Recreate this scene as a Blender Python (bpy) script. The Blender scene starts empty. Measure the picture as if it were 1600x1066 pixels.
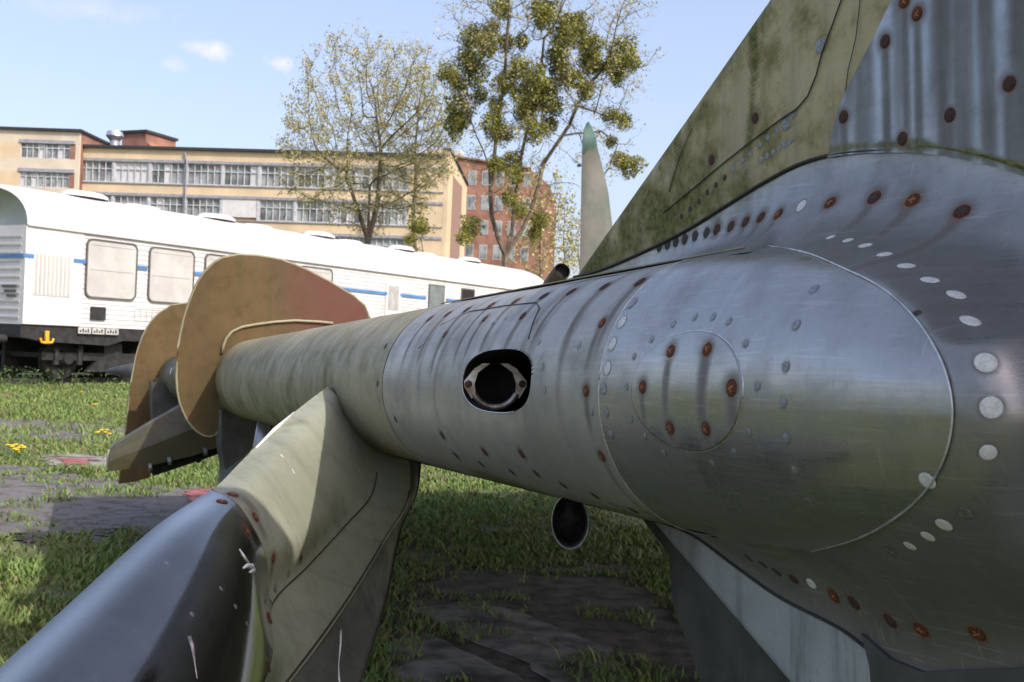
import bpy, math, random
import numpy as np
from mathutils import Vector, Matrix
from mathutils.bvhtree import BVHTree
from math import sin, cos, pi, radians, sqrt
random.seed(7); RNG = np.random.default_rng(7)
SC = bpy.context.scene; COL = SC.collection
# ------------------------------------------------------------------ camera, sky, sun
FPX = 1700.0; EYE = 1.2; PITCH = radians(0.4); ROLL = radians(2.3)
_r0 = np.array([1., 0, 0]); _u0 = np.array([0, -sin(PITCH), cos(PITCH)]); FWD = np.array([0, cos(PITCH), sin(PITCH)])
RIGHT = cos(ROLL)*_r0 + sin(ROLL)*_u0; UP = -sin(ROLL)*_r0 + cos(ROLL)*_u0
CAM = np.array([0., 0, EYE])
cd = bpy.data.cameras.new('camera'); cam = bpy.data.objects.new('camera', cd); COL.objects.link(cam)
cd.sensor_width = 36; cd.lens = 36*FPX/1600; cd.clip_start = 0.02; cd.clip_end = 2000
cam.matrix_world = Matrix([[RIGHT[0], UP[0], -FWD[0], 0], [RIGHT[1], UP[1], -FWD[1], 0], [RIGHT[2], UP[2], -FWD[2], EYE], [0, 0, 0, 1]])
cd.dof.use_dof = True; cd.dof.focus_distance = 1.15; cd.dof.aperture_fstop = 26
SC.camera = cam
SUN_EL = radians(43); SUN_H = np.array([0.76, -0.65])        # towards the sun, horizontally
SUN_H = SUN_H/np.linalg.norm(SUN_H)
world = bpy.data.worlds.new('World'); SC.world = world; world.use_nodes = True
wt = world.node_tree; wt.nodes.clear()
wo = wt.nodes.new('ShaderNodeOutputWorld'); wb = wt.nodes.new('ShaderNodeBackground'); sky = wt.nodes.new('ShaderNodeTexSky')
sky.sky_type = 'NISHITA'; sky.sun_disc = False; sky.sun_elevation = SUN_EL
sky.sun_rotation = math.atan2(SUN_H[0], SUN_H[1])
sky.air_density = 1.0; sky.dust_density = 3.5; sky.ozone_density = 1.2; sky.altitude = 50
wb.inputs['Strength'].default_value = 0.15
sl = bpy.data.lights.new('sun', 'SUN'); sl.energy = 2.3; sl.angle = radians(0.6); sl.color = (1, 0.94, 0.85)
so = bpy.data.objects.new('sun', sl); COL.objects.link(so)
sd = Vector((SUN_H[0]*cos(SUN_EL), SUN_H[1]*cos(SUN_EL), sin(SUN_EL)))
so.rotation_euler = sd.to_track_quat('Z', 'Y').to_euler(); so.location = (10, -10, 12)
SC.view_settings.view_transform = 'Standard'; SC.view_settings.look = 'None'
SC.view_settings.gamma = 1; SC.view_settings.use_curve_mapping = False; SC.view_settings.exposure = 0.85

def ray(px, py):
    return (px-800)/FPX*RIGHT + (533-py)/FPX*UP + FWD
def W(px, py, t): return CAM + t*ray(px, py)
def G(px, py, z=0.0):
    r = ray(px, py); return CAM + (z-EYE)/r[2]*r
# ------------------------------------------------------------------ small node kit
class NT:
    def __init__(s, name):
        s.m = bpy.data.materials.new(name); s.m.use_nodes = True; s.t = s.m.node_tree
        s.b = s.t.nodes['Principled BSDF']
    def n(s, typ, **kw):
        nd = s.t.nodes.new('ShaderNode'+typ)
        for k, v in kw.items():
            if k.startswith('i_'):
                key = k[2:].replace('_', ' ')
                nd.inputs[key].default_value = v
            else: setattr(nd, k, v)
        return nd
    def l(s, a, b): s.t.links.new(a, b); return b
    def put(s, sock, v):
        if isinstance(v, (int, float)): sock.default_value = v
        elif isinstance(v, (tuple, list)): sock.default_value = (*v, 1) if len(v) == 3 else v
        else: s.t.links.new(v, sock)
    def coord(s, kind='Object', scale=(1, 1, 1)):
        c = s.n('TexCoord'); mp = s.n('Mapping'); mp.inputs['Scale'].default_value = scale
        s.l(c.outputs[kind], mp.inputs['Vector']); return mp.outputs['Vector']
    def noise(s, vec, scale, detail=5, rough=0.6, dist=0.0):
        nd = s.n('TexNoise'); nd.inputs['Scale'].default_value = scale; nd.inputs['Detail'].default_value = detail
        nd.inputs['Roughness'].default_value = rough; nd.inputs['Distortion'].default_value = dist
        s.l(vec, nd.inputs['Vector']); return nd.outputs['Fac']
    def ramp(s, f, a, b, va=0.0, vb=1.0):
        nd = s.n('MapRange', interpolation_type='SMOOTHSTEP'); s.put(nd.inputs['Value'], f)
        for k, v in zip(('From Min', 'From Max', 'To Min', 'To Max'), (a, b, va, vb)): nd.inputs[k].default_value = v
        return nd.outputs['Result']
    def mix(s, f, a, b):
        nd = s.n('Mix', data_type='RGBA'); s.put(nd.inputs[0], f); s.put(nd.inputs[6], a); s.put(nd.inputs[7], b); return nd.outputs[2]
    def math(s, op, a, b=0.0):
        nd = s.n('Math', operation=op); s.put(nd.inputs[0], a); s.put(nd.inputs[1], b); return nd.outputs[0]
    def attr(s, name):
        nd = s.n('Attribute', attribute_name=name); sp = s.n('SeparateColor'); s.l(nd.outputs['Color'], sp.inputs[0]); return sp.outputs
    def bump(s, h, strength=0.3, dist=0.01):
        nd = s.n('Bump'); nd.inputs['Strength'].default_value = strength; nd.inputs['Distance'].default_value = dist
        s.l(h, nd.inputs['Height']); s.l(nd.outputs[0], s.b.inputs['Normal'])
    def out(s, color=None, rough=None, metal=None):
        if color is not None: s.put(s.b.inputs['Base Color'], color)
        if rough is not None: s.put(s.b.inputs['Roughness'], rough)
        if metal is not None: s.put(s.b.inputs['Metallic'], metal)
        return s.m
def simple(name, col, rough=0.7, metal=0.0, var=0.12, scale=3.0, bump=0.0, col2=None):
    m = NT(name); v = m.coord('Object'); f = m.noise(v, scale, 6)
    c2 = col2 or tuple(x*(1-var*2.2) for x in col); c = m.mix(m.ramp(f, 0.3, 0.7), c2, tuple(min(1, x*(1+var)) for x in col))
    if bump: m.bump(m.noise(v, scale*6, 4), bump, 0.01)
    return m.out(c, rough, metal)
# aircraft skin: attribute Wear = (dark stain and painted shade, moss, rust), UV = metres along / around
def skin(name, base, base2, rough, metal, streak=0.5, fine=0.25, moss=1.0, dirt=(0.05, 0.045, 0.035), spec=None, scratches=0.0, bumpk=0.12, vary=None, redx=False):
    m = NT(name); uv = m.coord('UV'); ob = m.coord('Object')
    su = m.coord('UV', (22, 2.2, 1)); st = m.noise(su, 1.0, 6, 0.65, 0.4)
    br = m.noise(m.coord('UV', (14, 420, 1)), 1.0, 3, 0.6); big = m.noise(ob, 4.5, 5, 0.6); med = m.noise(ob, 22, 6, 0.65); fin = m.noise(ob, 160, 4, 0.7)
    c = m.mix(m.ramp(big, 0.35, 0.66), base, base2)
    if vary is not None: c = m.mix(m.ramp(m.noise(ob, 2.4, 4), 0.48, 0.6), c, vary)
    c = m.mix(m.math('MULTIPLY', m.ramp(med, 0.45, 0.75), 0.35), c, tuple(x*0.5 for x in base))
    c = m.mix(m.math('MULTIPLY', m.ramp(fin, 0.55, 0.75), fine), c, tuple(x*0.35 for x in base))
    c = m.mix(m.math('MULTIPLY', m.ramp(st, 0.46, 0.72), streak), c, dirt)
    if redx:
        sx = m.n('SeparateXYZ'); m.l(uv, sx.inputs[0]); c = m.mix(m.ramp(m.math('ADD', sx.outputs[0], m.math('MULTIPLY', m.math('SUBTRACT', big, 0.5), 0.12)), -0.22, 0.0, 1.0, 0.0), c, (0.11, 0.05, 0.034))
    a = m.attr('WearShade')
    wob = m.ramp(m.noise(m.coord('UV', (60, 12, 1)), 1.0, 5), 0.2, 0.75, 0.75, 1.12)
    stain = m.math('MINIMUM', m.math('MULTIPLY', a[0], wob), 0.93)  # this channel also carries the painted shade of the lower skin
    c = m.mix(stain, c, (0.1, 0.085, 0.07))
    mo = m.math('MULTIPLY', m.ramp(m.math('ADD', m.math('MULTIPLY', a[1], 0.9), m.math('MULTIPLY', m.math('SUBTRACT', med, 0.5), 1.3)), 0.3, 0.75), moss)
    mc = m.mix(m.ramp(fin, 0.35, 0.65), (0.07, 0.075, 0.018), (0.17, 0.165, 0.05))
    c = m.mix(mo, c, mc)
    ru = m.ramp(m.math('ADD', a[2], m.math('MULTIPLY', m.math('SUBTRACT', med, 0.5), 0.5)), 0.25, 0.8)
    c = m.mix(ru, c, m.mix(m.ramp(fin, 0.3, 0.7), (0.16, 0.05, 0.02), (0.3, 0.11, 0.035)))
    sc = None
    if scratches:
        wv = m.noise(m.coord('UV', (9, 160, 1)), 1.0, 2, 0.5, 2.5); sc = m.math('MULTIPLY', m.ramp(wv, 0.62, 0.68), scratches)
        sv = m.noise(m.coord('UV', (200, 16, 1)), 1.0, 2, 0.5, 1.5); sc = m.math('MAXIMUM', sc, m.math('MULTIPLY', m.ramp(sv, 0.66, 0.7), scratches))
        c = m.mix(sc, c, tuple(min(1, x*1.5) for x in base2))
    mask = m.math('MAXIMUM', m.math('MAXIMUM', m.math('MULTIPLY', stain, 0.8), mo), ru)
    mt = m.math('MULTIPLY', metal, m.math('SUBTRACT', 1.0, mask)) if metal else 0.0
    rr = m.math('ADD', m.ramp(med, 0.3, 0.75, rough*0.72, rough*1.35), m.math('MULTIPLY', mask, 0.35))
    rr = m.math('ADD', rr, m.ramp(br, 0.3, 0.7, -0.04, 0.06))
    m.bump(m.math('ADD', m.math('MULTIPLY', med, 0.6), m.math('MULTIPLY', fin, 0.35)), bumpk, 0.0025)
    return m.out(c, m.math('MINIMUM', rr, 0.95), mt)

M = {}
M['polish'] = skin('polished_aluminium', (0.34, 0.338, 0.33), (0.41, 0.406, 0.4), 0.3, 0.84, streak=0.02, fine=0.15, moss=0.8, dirt=(0.2, 0.195, 0.18), scratches=0.22, bumpk=0.06)
M['grey'] = skin('weathered_aluminium', (0.3, 0.29, 0.265), (0.38, 0.37, 0.345), 0.46, 0.42, streak=0.12, fine=0.25, moss=0.9, dirt=(0.11, 0.105, 0.1), bumpk=0.14)
M['fairing'] = skin('bare_metal_fairing', (0.25, 0.248, 0.24), (0.31, 0.306, 0.3), 0.36, 0.7, streak=0.06, fine=0.3, moss=0.8, dirt=(0.13, 0.13, 0.13), scratches=0.3, bumpk=0.12)
M['finmetal'] = skin('streaked_aluminium', (0.3, 0.33, 0.37), (0.35, 0.38, 0.42), 0.35, 0.6, streak=0.35, fine=0.25, moss=0.8, dirt=(0.13, 0.135, 0.15), bumpk=0.14)
M['pylonpaint'] = skin('grey_green_paint', (0.23, 0.24, 0.175), (0.3, 0.31, 0.235), 0.6, 0.0, streak=0.4, fine=0.4, moss=0.7, dirt=(0.13, 0.135, 0.09), bumpk=0.3)
M['khaki'] = skin('faded_khaki_paint', (0.15, 0.135, 0.08), (0.2, 0.185, 0.12), 0.6, 0.0, streak=0.4, fine=0.5, moss=0.8, dirt=(0.11, 0.1, 0.06), bumpk=0.4)
M['khaki_pale'] = skin('pale_khaki_paint', (0.21, 0.19, 0.11), (0.31, 0.285, 0.19), 0.62, 0.0, streak=0.2, fine=0.45, moss=0.7, dirt=(0.15, 0.15, 0.1), bumpk=0.35)
M['finpaint'] = skin('camouflage_fin_paint', (0.33, 0.275, 0.13), (0.44, 0.36, 0.19), 0.6, 0.0, streak=0.5, fine=0.5, moss=1.0, dirt=(0.09, 0.085, 0.04), bumpk=0.45)
M['brown'] = skin('brown_fence_paint', (0.085, 0.056, 0.022), (0.115, 0.076, 0.032), 0.6, 0.0, streak=0.9, fine=0.2, moss=0.6, dirt=(0.065, 0.06, 0.026), bumpk=0.15, redx=True)
M['brown'].node_tree.nodes['Principled BSDF'].inputs['Specular IOR Level'].default_value = 0.2
M['olive'] = skin('olive_paint', (0.05, 0.047, 0.02), (0.07, 0.063, 0.03), 0.55, 0.0, streak=0.5, fine=0.35, moss=0.6, dirt=(0.06, 0.06, 0.035), bumpk=0.25, vary=(0.09, 0.055, 0.02))
M['black'] = skin('black_polished_edge', (0.12, 0.118, 0.116), (0.16, 0.158, 0.155), 0.12, 0.9, streak=0.2, fine=0.15, moss=0.2, dirt=(0.1, 0.095, 0.085), scratches=0.35, bumpk=0.12)
M['black'].node_tree.nodes['Principled BSDF'].inputs['Coat Weight'].default_value = 0.9
M['black'].node_tree.nodes['Principled BSDF'].inputs['Coat Roughness'].default_value = 0.08
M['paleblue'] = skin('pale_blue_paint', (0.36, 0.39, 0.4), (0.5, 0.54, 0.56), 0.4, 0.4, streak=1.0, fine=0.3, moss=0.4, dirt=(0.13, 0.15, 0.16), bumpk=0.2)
M['flapgrey'] = skin('dull_grey_paint', (0.07, 0.072, 0.065), (0.1, 0.1, 0.09), .5, 0, streak=.5, fine=.3)
M['darkgrey'] = simple('dark_grey_paint', (0.06, 0.062, 0.06), 0.55, 0.0, 0.2, 14, 0.1)
M['bluegrey'] = simple('blue_grey_paint', (0.2, 0.24, 0.26), 0.45, 0.2, 0.15, 9, 0.1)
M['soot'] = simple('sooty_inside', (0.012, 0.011, 0.01), 0.85, 0, 0.2, 30)
M['steel'] = simple('worn_steel', (0.42, 0.4, 0.38), 0.42, 0.7, 0.25, 60, 0.1, (0.2, 0.13, 0.08))
def rustmat(name, a, b):
    m = NT(name); v = m.coord('Object'); o = m.n('ObjectInfo'); va = m.n('VectorMath', operation='ADD')
    m.l(v, va.inputs[0]); m.l(o.outputs['Location'], va.inputs[1]); f = m.noise(va.outputs[0], 7, 6, 0.75); g = m.noise(va.outputs[0], 2.2, 3)
    c = m.mix(m.ramp(f, 0.35, 0.65), a, b); c = m.mix(m.ramp(g, 0.55, 0.75), c, (0.035, 0.025, 0.022)); m.bump(f, 0.8, 0.05)
    return m.out(c, 0.8, 0.15)
M['rust'] = rustmat('rusty_screw', (0.12, 0.042, 0.026), (0.3, 0.1, 0.04)); M['rust2'] = rustmat('dull_rusty_screw', (0.1, 0.05, 0.04), (0.19, 0.08, 0.055))
M['filler'] = simple('white_filled_screw', (0.72, 0.72, 0.7), 0.5, 0.0, 0.1, 6, 0.4); M['rivet'] = simple('flush_rivet', (0.3, 0.31, 0.32), 0.4, 0.8, 0.2, 4, 0.3)
M['mossy'] = simple('moss', (0.17, 0.18, 0.05), 0.95, 0, 0.4, 60, 0.8, (0.07, 0.075, 0.02)); M['groove'] = simple('dark_seam_gap', (0.04, 0.038, 0.03), 0.8); M['seamlight'] = simple('bright_seam_edge', (0.62, 0.63, 0.63), 0.35, 0.7, 0.15, 90)
M['scrape'] = simple('bare_scrape', (0.75, 0.74, 0.7), 0.6, 0, 0.1, 90)

# ------------------------------------------------------------------ objects
def tag(o, label=None, cat=None, group=None, kind=None):
    if label: o['label'] = label
    if cat: o['category'] = cat
    if group: o['group'] = group
    if kind: o['kind'] = kind
    return o
def thing(name, label, cat, loc=(0, 0, 0), rz=0, group=None):
    o = bpy.data.objects.new(name, None); COL.objects.link(o); o.location = [float(c) for c in loc]; o.rotation_euler = (0, 0, rz)
    o.empty_display_size = 0.3
    return tag(o, label, cat, group)
def mesh(name, V, F, mat, smooth=False, uv=None):
    me = bpy.data.meshes.new(name)
    me.from_pydata([tuple(map(float, v)) for v in V] if not isinstance(V, np.ndarray) else V.tolist(), [], F if isinstance(F, list) else F.tolist())
    for mm in (mat if isinstance(mat, (list, tuple)) else [mat]): me.materials.append(mm)
    if smooth: me.polygons.foreach_set('use_smooth', [True]*len(me.polygons))
    if uv is not None:
        ul = me.uv_layers.new(name='UVMap'); li = np.empty(len(me.loops), np.int32); me.loops.foreach_get('vertex_index', li)
        ul.data.foreach_set('uv', np.asarray(uv, np.float32)[li].ravel())
    me.update(); return me
def link(name, me, parent=None, kind=None):
    o = bpy.data.objects.new(name, me); COL.objects.link(o); o.parent = parent
    if kind: o['kind'] = kind
    return o
def obj(name, V, F, mat, parent=None, smooth=False, uv=None, kind=None):
    return link(name, mesh(name, V, F, mat, smooth, uv), parent, kind)
class MB:
    def __init__(s): s.v = []; s.f = []
    def add(s, V, F):
        b = len(s.v); s.v += [tuple(map(float, q)) for q in V]; s.f += [tuple(i+b for i in f) for f in F]; return s
    def box(s, x0, x1, y0, y1, z0, z1):
        return s.add([(x0,y0,z0),(x1,y0,z0),(x1,y1,z0),(x0,y1,z0),(x0,y0,z1),(x1,y0,z1),(x1,y1,z1),(x0,y1,z1)],
                     [(0,3,2,1),(4,5,6,7),(0,1,5,4),(1,2,6,5),(2,3,7,6),(3,0,4,7)])
    def tube(s, P, R, n=8, cap=True):
        P = [np.asarray(p, float) for p in P]; R = R if hasattr(R, '__len__') else [R]*len(P); rings = []
        for i, p in enumerate(P):
            t = P[min(i+1, len(P)-1)] - P[max(i-1, 0)]; t = t/(np.linalg.norm(t)+1e-9)
            a = np.cross(t, [0, 0, 1.]); 
            if np.linalg.norm(a) < 0.1: a = np.cross(t, [1., 0, 0])
            a /= np.linalg.norm(a); b = np.cross(t, a); rings.append([p + R[i]*(cos(q)*a+sin(q)*b) for q in np.linspace(0, 2*pi, n, endpoint=False)])
        V = [q for r in rings for q in r]; F = []
        for i in range(len(P)-1):
            for k in range(n): F.append((i*n+k, i*n+(k+1) % n, (i+1)*n+(k+1) % n, (i+1)*n+k))
        if cap: F += [tuple(range(n-1, -1, -1)), tuple((len(P)-1)*n+k for k in range(n))]
        return s.add(V, F)
    def prism(s, poly, off):                         # poly of 3-D points, extruded by the vector off
        n = len(poly); P = [np.asarray(p, float) for p in poly]; off = np.asarray(off, float)
        F = [tuple(range(n)), tuple(range(2*n-1, n-1, -1))] + [(k, n+k, n+(k+1) % n, (k+1) % n) for k in range(n)]
        return s.add(P+[p+off for p in P], F)
    def build(s, name, mat, parent=None, smooth=False, kind=None): return obj(name, s.v, s.f, mat, parent, smooth, None, kind)
def gridfaces(nr, nc, keep=None):
    i, j = np.meshgrid(np.arange(nr-1), np.arange(nc-1), indexing='ij'); a = i*nc+j
    F = np.stack([a, a+1, a+nc+1, a+nc], -1).reshape(-1, 4)
    return F if keep is None else F[keep.ravel()]
def catmull(P, n):                                    # P (k, ...) -> (n, ...)
    P = np.asarray(P, float); k = len(P); t = np.linspace(0, k-1, n); i = np.clip(t.astype(int), 0, k-2); f = (t-i).reshape(-1, *([1]*(P.ndim-1)))
    g = lambda q: P[np.clip(q, 0, k-1)]
    p0, p1, p2, p3 = g(i-1), g(i), g(i+1), g(i+2)
    p0 = np.where((i == 0).reshape(f.shape), 2*p1-p2, p0); p3 = np.where((i+2 > k-1).reshape(f.shape), 2*p2-p1, p3)
    return 0.5*((2*p1)+(-p0+p2)*f+(2*p0-5*p1+4*p2-p3)*f**2+(-p0+3*p1-3*p2+p3)*f**3)
def sstep(a, b, x): t = np.clip((x-a)/(b-a), 0, 1); return t*t*(3-2*t)

# ================================================================== SETTING: ground
def hill(x, y): return 0.0
gm = NT('dark_soil_and_turf'); gv = gm.coord('Object'); f1 = gm.noise(gv, 0.6, 6); f2 = gm.noise(gv, 9, 7, 0.7); f3 = gm.noise(gv, 60, 5, 0.7)
c = gm.mix(gm.ramp(f2, 0.35, 0.65), (0.065, 0.09, 0.025), (0.11, 0.135, 0.04)); c = gm.mix(gm.ramp(f1, 0.5, 0.7), c, (0.15, 0.16, 0.065))
c = gm.mix(gm.ramp(f3, 0.55, 0.75), c, (0.07, 0.05, 0.03)); gm.bump(f3, 0.6, 0.02); M['ground'] = gm.out(c, 0.95)
n = 60
xs = np.linspace(-1, 1, n); X, Y = np.meshgrid(np.sign(xs)*np.abs(xs)**3*700, np.abs((xs+1)/2)**2.5*1200-40)
obj('ground', np.stack([X.ravel(), Y.ravel(), X.ravel()*0], 1), gridfaces(n, n), M['ground'], kind='structure')
def blob(pix, z, jag=0.06, sub=10, seed=0):
    P = [G(*p)[:2] for p in pix]; r = np.random.default_rng(seed); out = []
    for i in range(len(P)):
        a, b = P[i], P[(i+1) % len(P)]; d = np.linalg.norm(b-a)
        for k in range(sub): out.append(a+(b-a)*k/sub + r.normal(0, jag*min(1, d), 2))
    return np.array(out), z
def inpoly(P, X, Y):
    r = np.zeros(X.shape, bool); j = len(P)-1
    for i in range(len(P)):
        xi, yi = P[i]; xj, yj = P[j]
        with np.errstate(divide='ignore', invalid='ignore'):
            r ^= ((yi > Y) != (yj > Y)) & (X < (xj-xi)*(Y-yi)/(yj-yi+1e-12)+xi)
        j = i
    return r
asp = NT('worn_asphalt'); av = asp.coord('Object'); a1 = asp.noise(av, 1.3, 6); a2 = asp.noise(av, 90, 4, 0.8); a3 = asp.noise(av, 7, 6, 0.7)
c = asp.mix(asp.ramp(a2, 0.4, 0.62), (0.1, 0.096, 0.095), (0.2, 0.195, 0.19)); c = asp.mix(asp.ramp(a1, 0.4, 0.65), c, (0.13, 0.115, 0.105)); c = asp.mix(asp.ramp(a3, 0.5, 0.62), c, (0.085, 0.065, 0.045)); c = asp.mix(asp.ramp(asp.noise(av, 3.1, 6, .7), 0.56, 0.66), c, (0.07, 0.08, 0.03))
vor = asp.n('TexVoronoi', feature='DISTANCE_TO_EDGE'); vor.inputs['Scale'].default_value = 0.9; wv_ = asp.n('VectorMath', operation='ADD'); nz_ = asp.n('TexNoise'); nz_.inputs['Scale'].default_value = 2.5; nz_.inputs['Detail'].default_value = 6; asp.l(av, nz_.inputs['Vector']); asp.l(av, wv_.inputs[0]); asp.l(nz_.outputs['Color'], wv_.inputs[1]); asp.l(wv_.outputs[0], vor.inputs['Vector'])
c = asp.mix(asp.ramp(vor.outputs['Distance'], 0.0, 0.02, 0.8, 0.0), c, (0.03, 0.035, 0.015)); asp.bump(a2, 0.6, 0.01); M['asphalt'] = asp.out(c, 0.9)
M['dirt'] = simple('bare_earth', (0.11, 0.085, 0.06), 0.95, 0, 0.4, 8, 1.0, (0.03, 0.026, 0.016))
M['slab'] = simple('concrete_slab', (0.26, 0.24, 0.21), 0.95, 0, 0.25, 5, 0.9, (0.05, 0.042, 0.03)); M['red'] = simple('faded_red_paint', (0.34, 0.11, 0.1), 0.8, 0, 0.25, 9, 0.3)
def sheet(name, P, z, mat, thick=0.0):
    b = MB()
    if thick: b.prism([(x, y, z-thick) for x, y in P], (0, 0, thick))
    else: b.add([(x, y, z) for x, y in P], [tuple(range(len(P)))])
    return b.build(name, mat, None, kind='structure')
PATHS = []
def mkpath(name, pix, z, mat, jag=0.06, seed=1, sub=10):
    P, z = blob(pix, z, jag, sub, seed); PATHS.append(P)
    c_ = .035 if len(pix) < 12 or pix[0][1] > 700 else .07; x0, y0 = P.min(0); x1, y1 = P.max(0); gx = np.arange(x0, x1+c_, c_); gy = np.arange(y0, y1+c_, c_); X_, Y_ = np.meshgrid(gx, gy, indexing='ij')
    kp = inpoly(P, (X_[1:, 1:]+X_[:-1, :-1])/2, (Y_[1:, 1:]+Y_[:-1, :-1])/2); r_ = np.random.default_rng(seed+90); V = np.stack([X_+r_.normal(0, c_*.16, X_.shape), Y_+r_.normal(0, c_*.16, X_.shape), X_*0+z], -1).reshape(-1, 3); F = gridfaces(*X_.shape, kp)
    u_, inv = np.unique(F, return_inverse=True); return obj(name, V[u_], inv.reshape(F.shape), mat, None, kind='structure')
mkpath('path', [(-500, 648), (-60, 652), (120, 662), (205, 668), (420, 690), (700, 700), (700, 714), (420, 706), (205, 694), (90, 690), (-60, 684), (-500, 684)], 0.006, M['asphalt'], 0.08, 1)
mkpath('old_asphalt', [(-400, 740), (-30, 744), (90, 742), (200, 752), (330, 768), (420, 800), (400, 850), (330, 862), (280, 828), (225, 845), (190, 822), (150, 848), (105, 832), (60, 850), (20, 836), (-60, 846), (-400, 830)], 0.01, M['asphalt'], 0.11, 2)
mkpath('old_asphalt', [(-200, 722), (-20, 726), (70, 731), (60, 742), (-30, 742), (-200, 740)], 0.006, M['asphalt'], 0.05, 6)
mkpath('gravel_patch', [(60, 712), (150, 708), (225, 714), (300, 722), (230, 730), (120, 731), (70, 727)], 0.006, M['slab'], 0.05, 3)
mkpath('red_marking', [(92, 718), (140, 718), (135, 727), (103, 728)], 0.012, M['red'], 0.012, 4)
mkpath('red_marking', [(290, 770), (335, 764), (380, 785), (300, 795)], 0.016, M['red'], 0.02, 5)
mkpath('bare_earth', [(600, 905), (720, 880), (860, 888), (1010, 880), (1080, 900), (1250, 960), (1350, 1100), (900, 1150), (560, 1110), (585, 980)], 0.006, M['dirt'], 0.05, 7)
PATHS.pop()
DIRTP = blob([(620, 925), (720, 895), (860, 900), (980, 905), (1060, 950), (1100, 1066), (900, 1120), (640, 1110), (600, 1000)], 0, 0.03, 6, 8)[0]
for i, pp in enumerate([[(640, 955), (760, 940), (950, 1015), (1010, 1100), (920, 1110), (820, 1040)], [(600, 1000), (640, 985), (810, 1060), (860, 1120), (620, 1120)]]):
    P, _ = blob(pp, 0, 0.012, 6, 20+i); sheet('paving_slab', P, 0.012, M['slab'], 0.03)
# grass blades
def grass(name, N, dmin, dmax, label, seed, hk=1.0):
    r = np.random.default_rng(seed); u = r.random(N); Y = dmin*(dmax/dmin)**u; X = (r.random(N)*2-1)*(0.54*Y+0.6)
    # clumping by cheap value noise
    def vn(X, Y, s, sd):
        q = np.random.default_rng(sd).random((64, 64)); x = X/s; y = Y/s; xi = np.floor(x).astype(int); yi = np.floor(y).astype(int); fx = x-xi; fy = y-yi
        fx = fx*fx*(3-2*fx); fy = fy*fy*(3-2*fy); g = lambda a, b: q[a % 64, b % 64]
        return (g(xi, yi)*(1-fx)+g(xi+1, yi)*fx)*(1-fy)+(g(xi, yi+1)*(1-fx)+g(xi+1, yi+1)*fx)*fy
    cl = 0.6*vn(X, Y, 0.45, 3)+0.4*vn(X, Y, 0.13, 4); big = vn(X, Y, 1.6, 5)
    keep = (cl+0.25*(big-0.5) > 0.3) | (r.random(N) < 0.22)
    for P in PATHS:
        j = np.stack([X, Y], 1)+r.normal(0, 0.10, (N, 2))*(0.4+cl[:, None]); ins = inpoly(P, j[:, 0], j[:, 1]); keep &= ~(ins & ((r.random(N) > 0.5) | (cl < 0.6)))
    ins = inpoly(DIRTP, X, Y); keep &= ~(ins & ((r.random(N) > 0.35) | (cl < 0.52)))
    X, Y, cl, big = X[keep], Y[keep], cl[keep], big[keep]; K = len(X)
    h = (0.018+0.034*r.random(K)**2)*(0.45+1.1*cl)*(0.8+0.5*big)*hk*(1+np.clip((Y-8)/30, 0, 0.6)); tall = r.random(K) < 0.015; h = np.where(tall, h*1.8, h)
    w = (0.0022+0.002*r.random(K))*(1+Y/7); a = r.random(K)*2*pi; lean = h*(0.25+0.8*r.random(K)); la = r.random(K)*2*pi
    ca, sa = np.cos(a)*w, np.sin(a)*w; lx, ly = np.cos(la)*lean, np.sin(la)*lean; z = np.zeros(K)
    V = np.stack([np.stack([X-ca, Y-sa, z], 1), np.stack([X+ca, Y+sa, z], 1), np.stack([X+lx*.4+ca*.8, Y+ly*.4+sa*.8, h*.62], 1), np.stack([X+lx*.4-ca*.8, Y+ly*.4-sa*.8, h*.62], 1), np.stack([X+lx, Y+ly, h], 1)], 1).reshape(-1, 3)
    b = np.arange(K)*5
    me = bpy.data.meshes.new(name); me.vertices.add(K*5); me.vertices.foreach_set('co', V.astype(np.float32).ravel())
    q = np.stack([b, b+1, b+2, b+3], 1); t = np.stack([b+3, b+2, b+4], 1)
    me.loops.add(K*7); me.loops.foreach_set('vertex_index', np.concatenate([q.ravel(), t.ravel()]).astype(np.int32))
    me.polygons.add(K*2); me.polygons.foreach_set('loop_start', np.concatenate([np.arange(K)*4, K*4+np.arange(K)*3]).astype(np.int32))
    me.update(calc_edges=True); me.validate()
    ca_ = me.color_attributes.new('Tint', 'FLOAT_COLOR', 'POINT'); tv = r.random(K); dry = np.clip((r.random(K) < 0.05+0.10*(big < 0.35))*1.0, 0, 1)
    cc = np.repeat(np.stack([tv, dry, cl, np.ones(K)], 1), 5, 0); ca_.data.foreach_set('color', cc.astype(np.float32).ravel())
    me.materials.append(M['grass']); o = link(name, me, None, 'stuff'); tag(o, label, 'grass'); return o
g = NT('grass_blades'); a = g.attr('Tint'); c = g.mix(a[0], (0.09, 0.165, 0.03), (0.175, 0.235, 0.06)); c = g.mix(g.ramp(a[2], 0.3, 0.7), g.mix(0.35, c, (0.13, 0.14, 0.045)), c); c = g.mix(a[1], c, (0.19, 0.15, 0.075))
M['grass'] = g.out(c, 0.7); g.b.inputs['Transmission Weight'].default_value = 0.0; g.b.inputs['Subsurface Weight'].default_value = 0.0
grass('grass', 330000, 2.6, 26, 'short patchy green grass of the field around the broken asphalt', 11)
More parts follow.
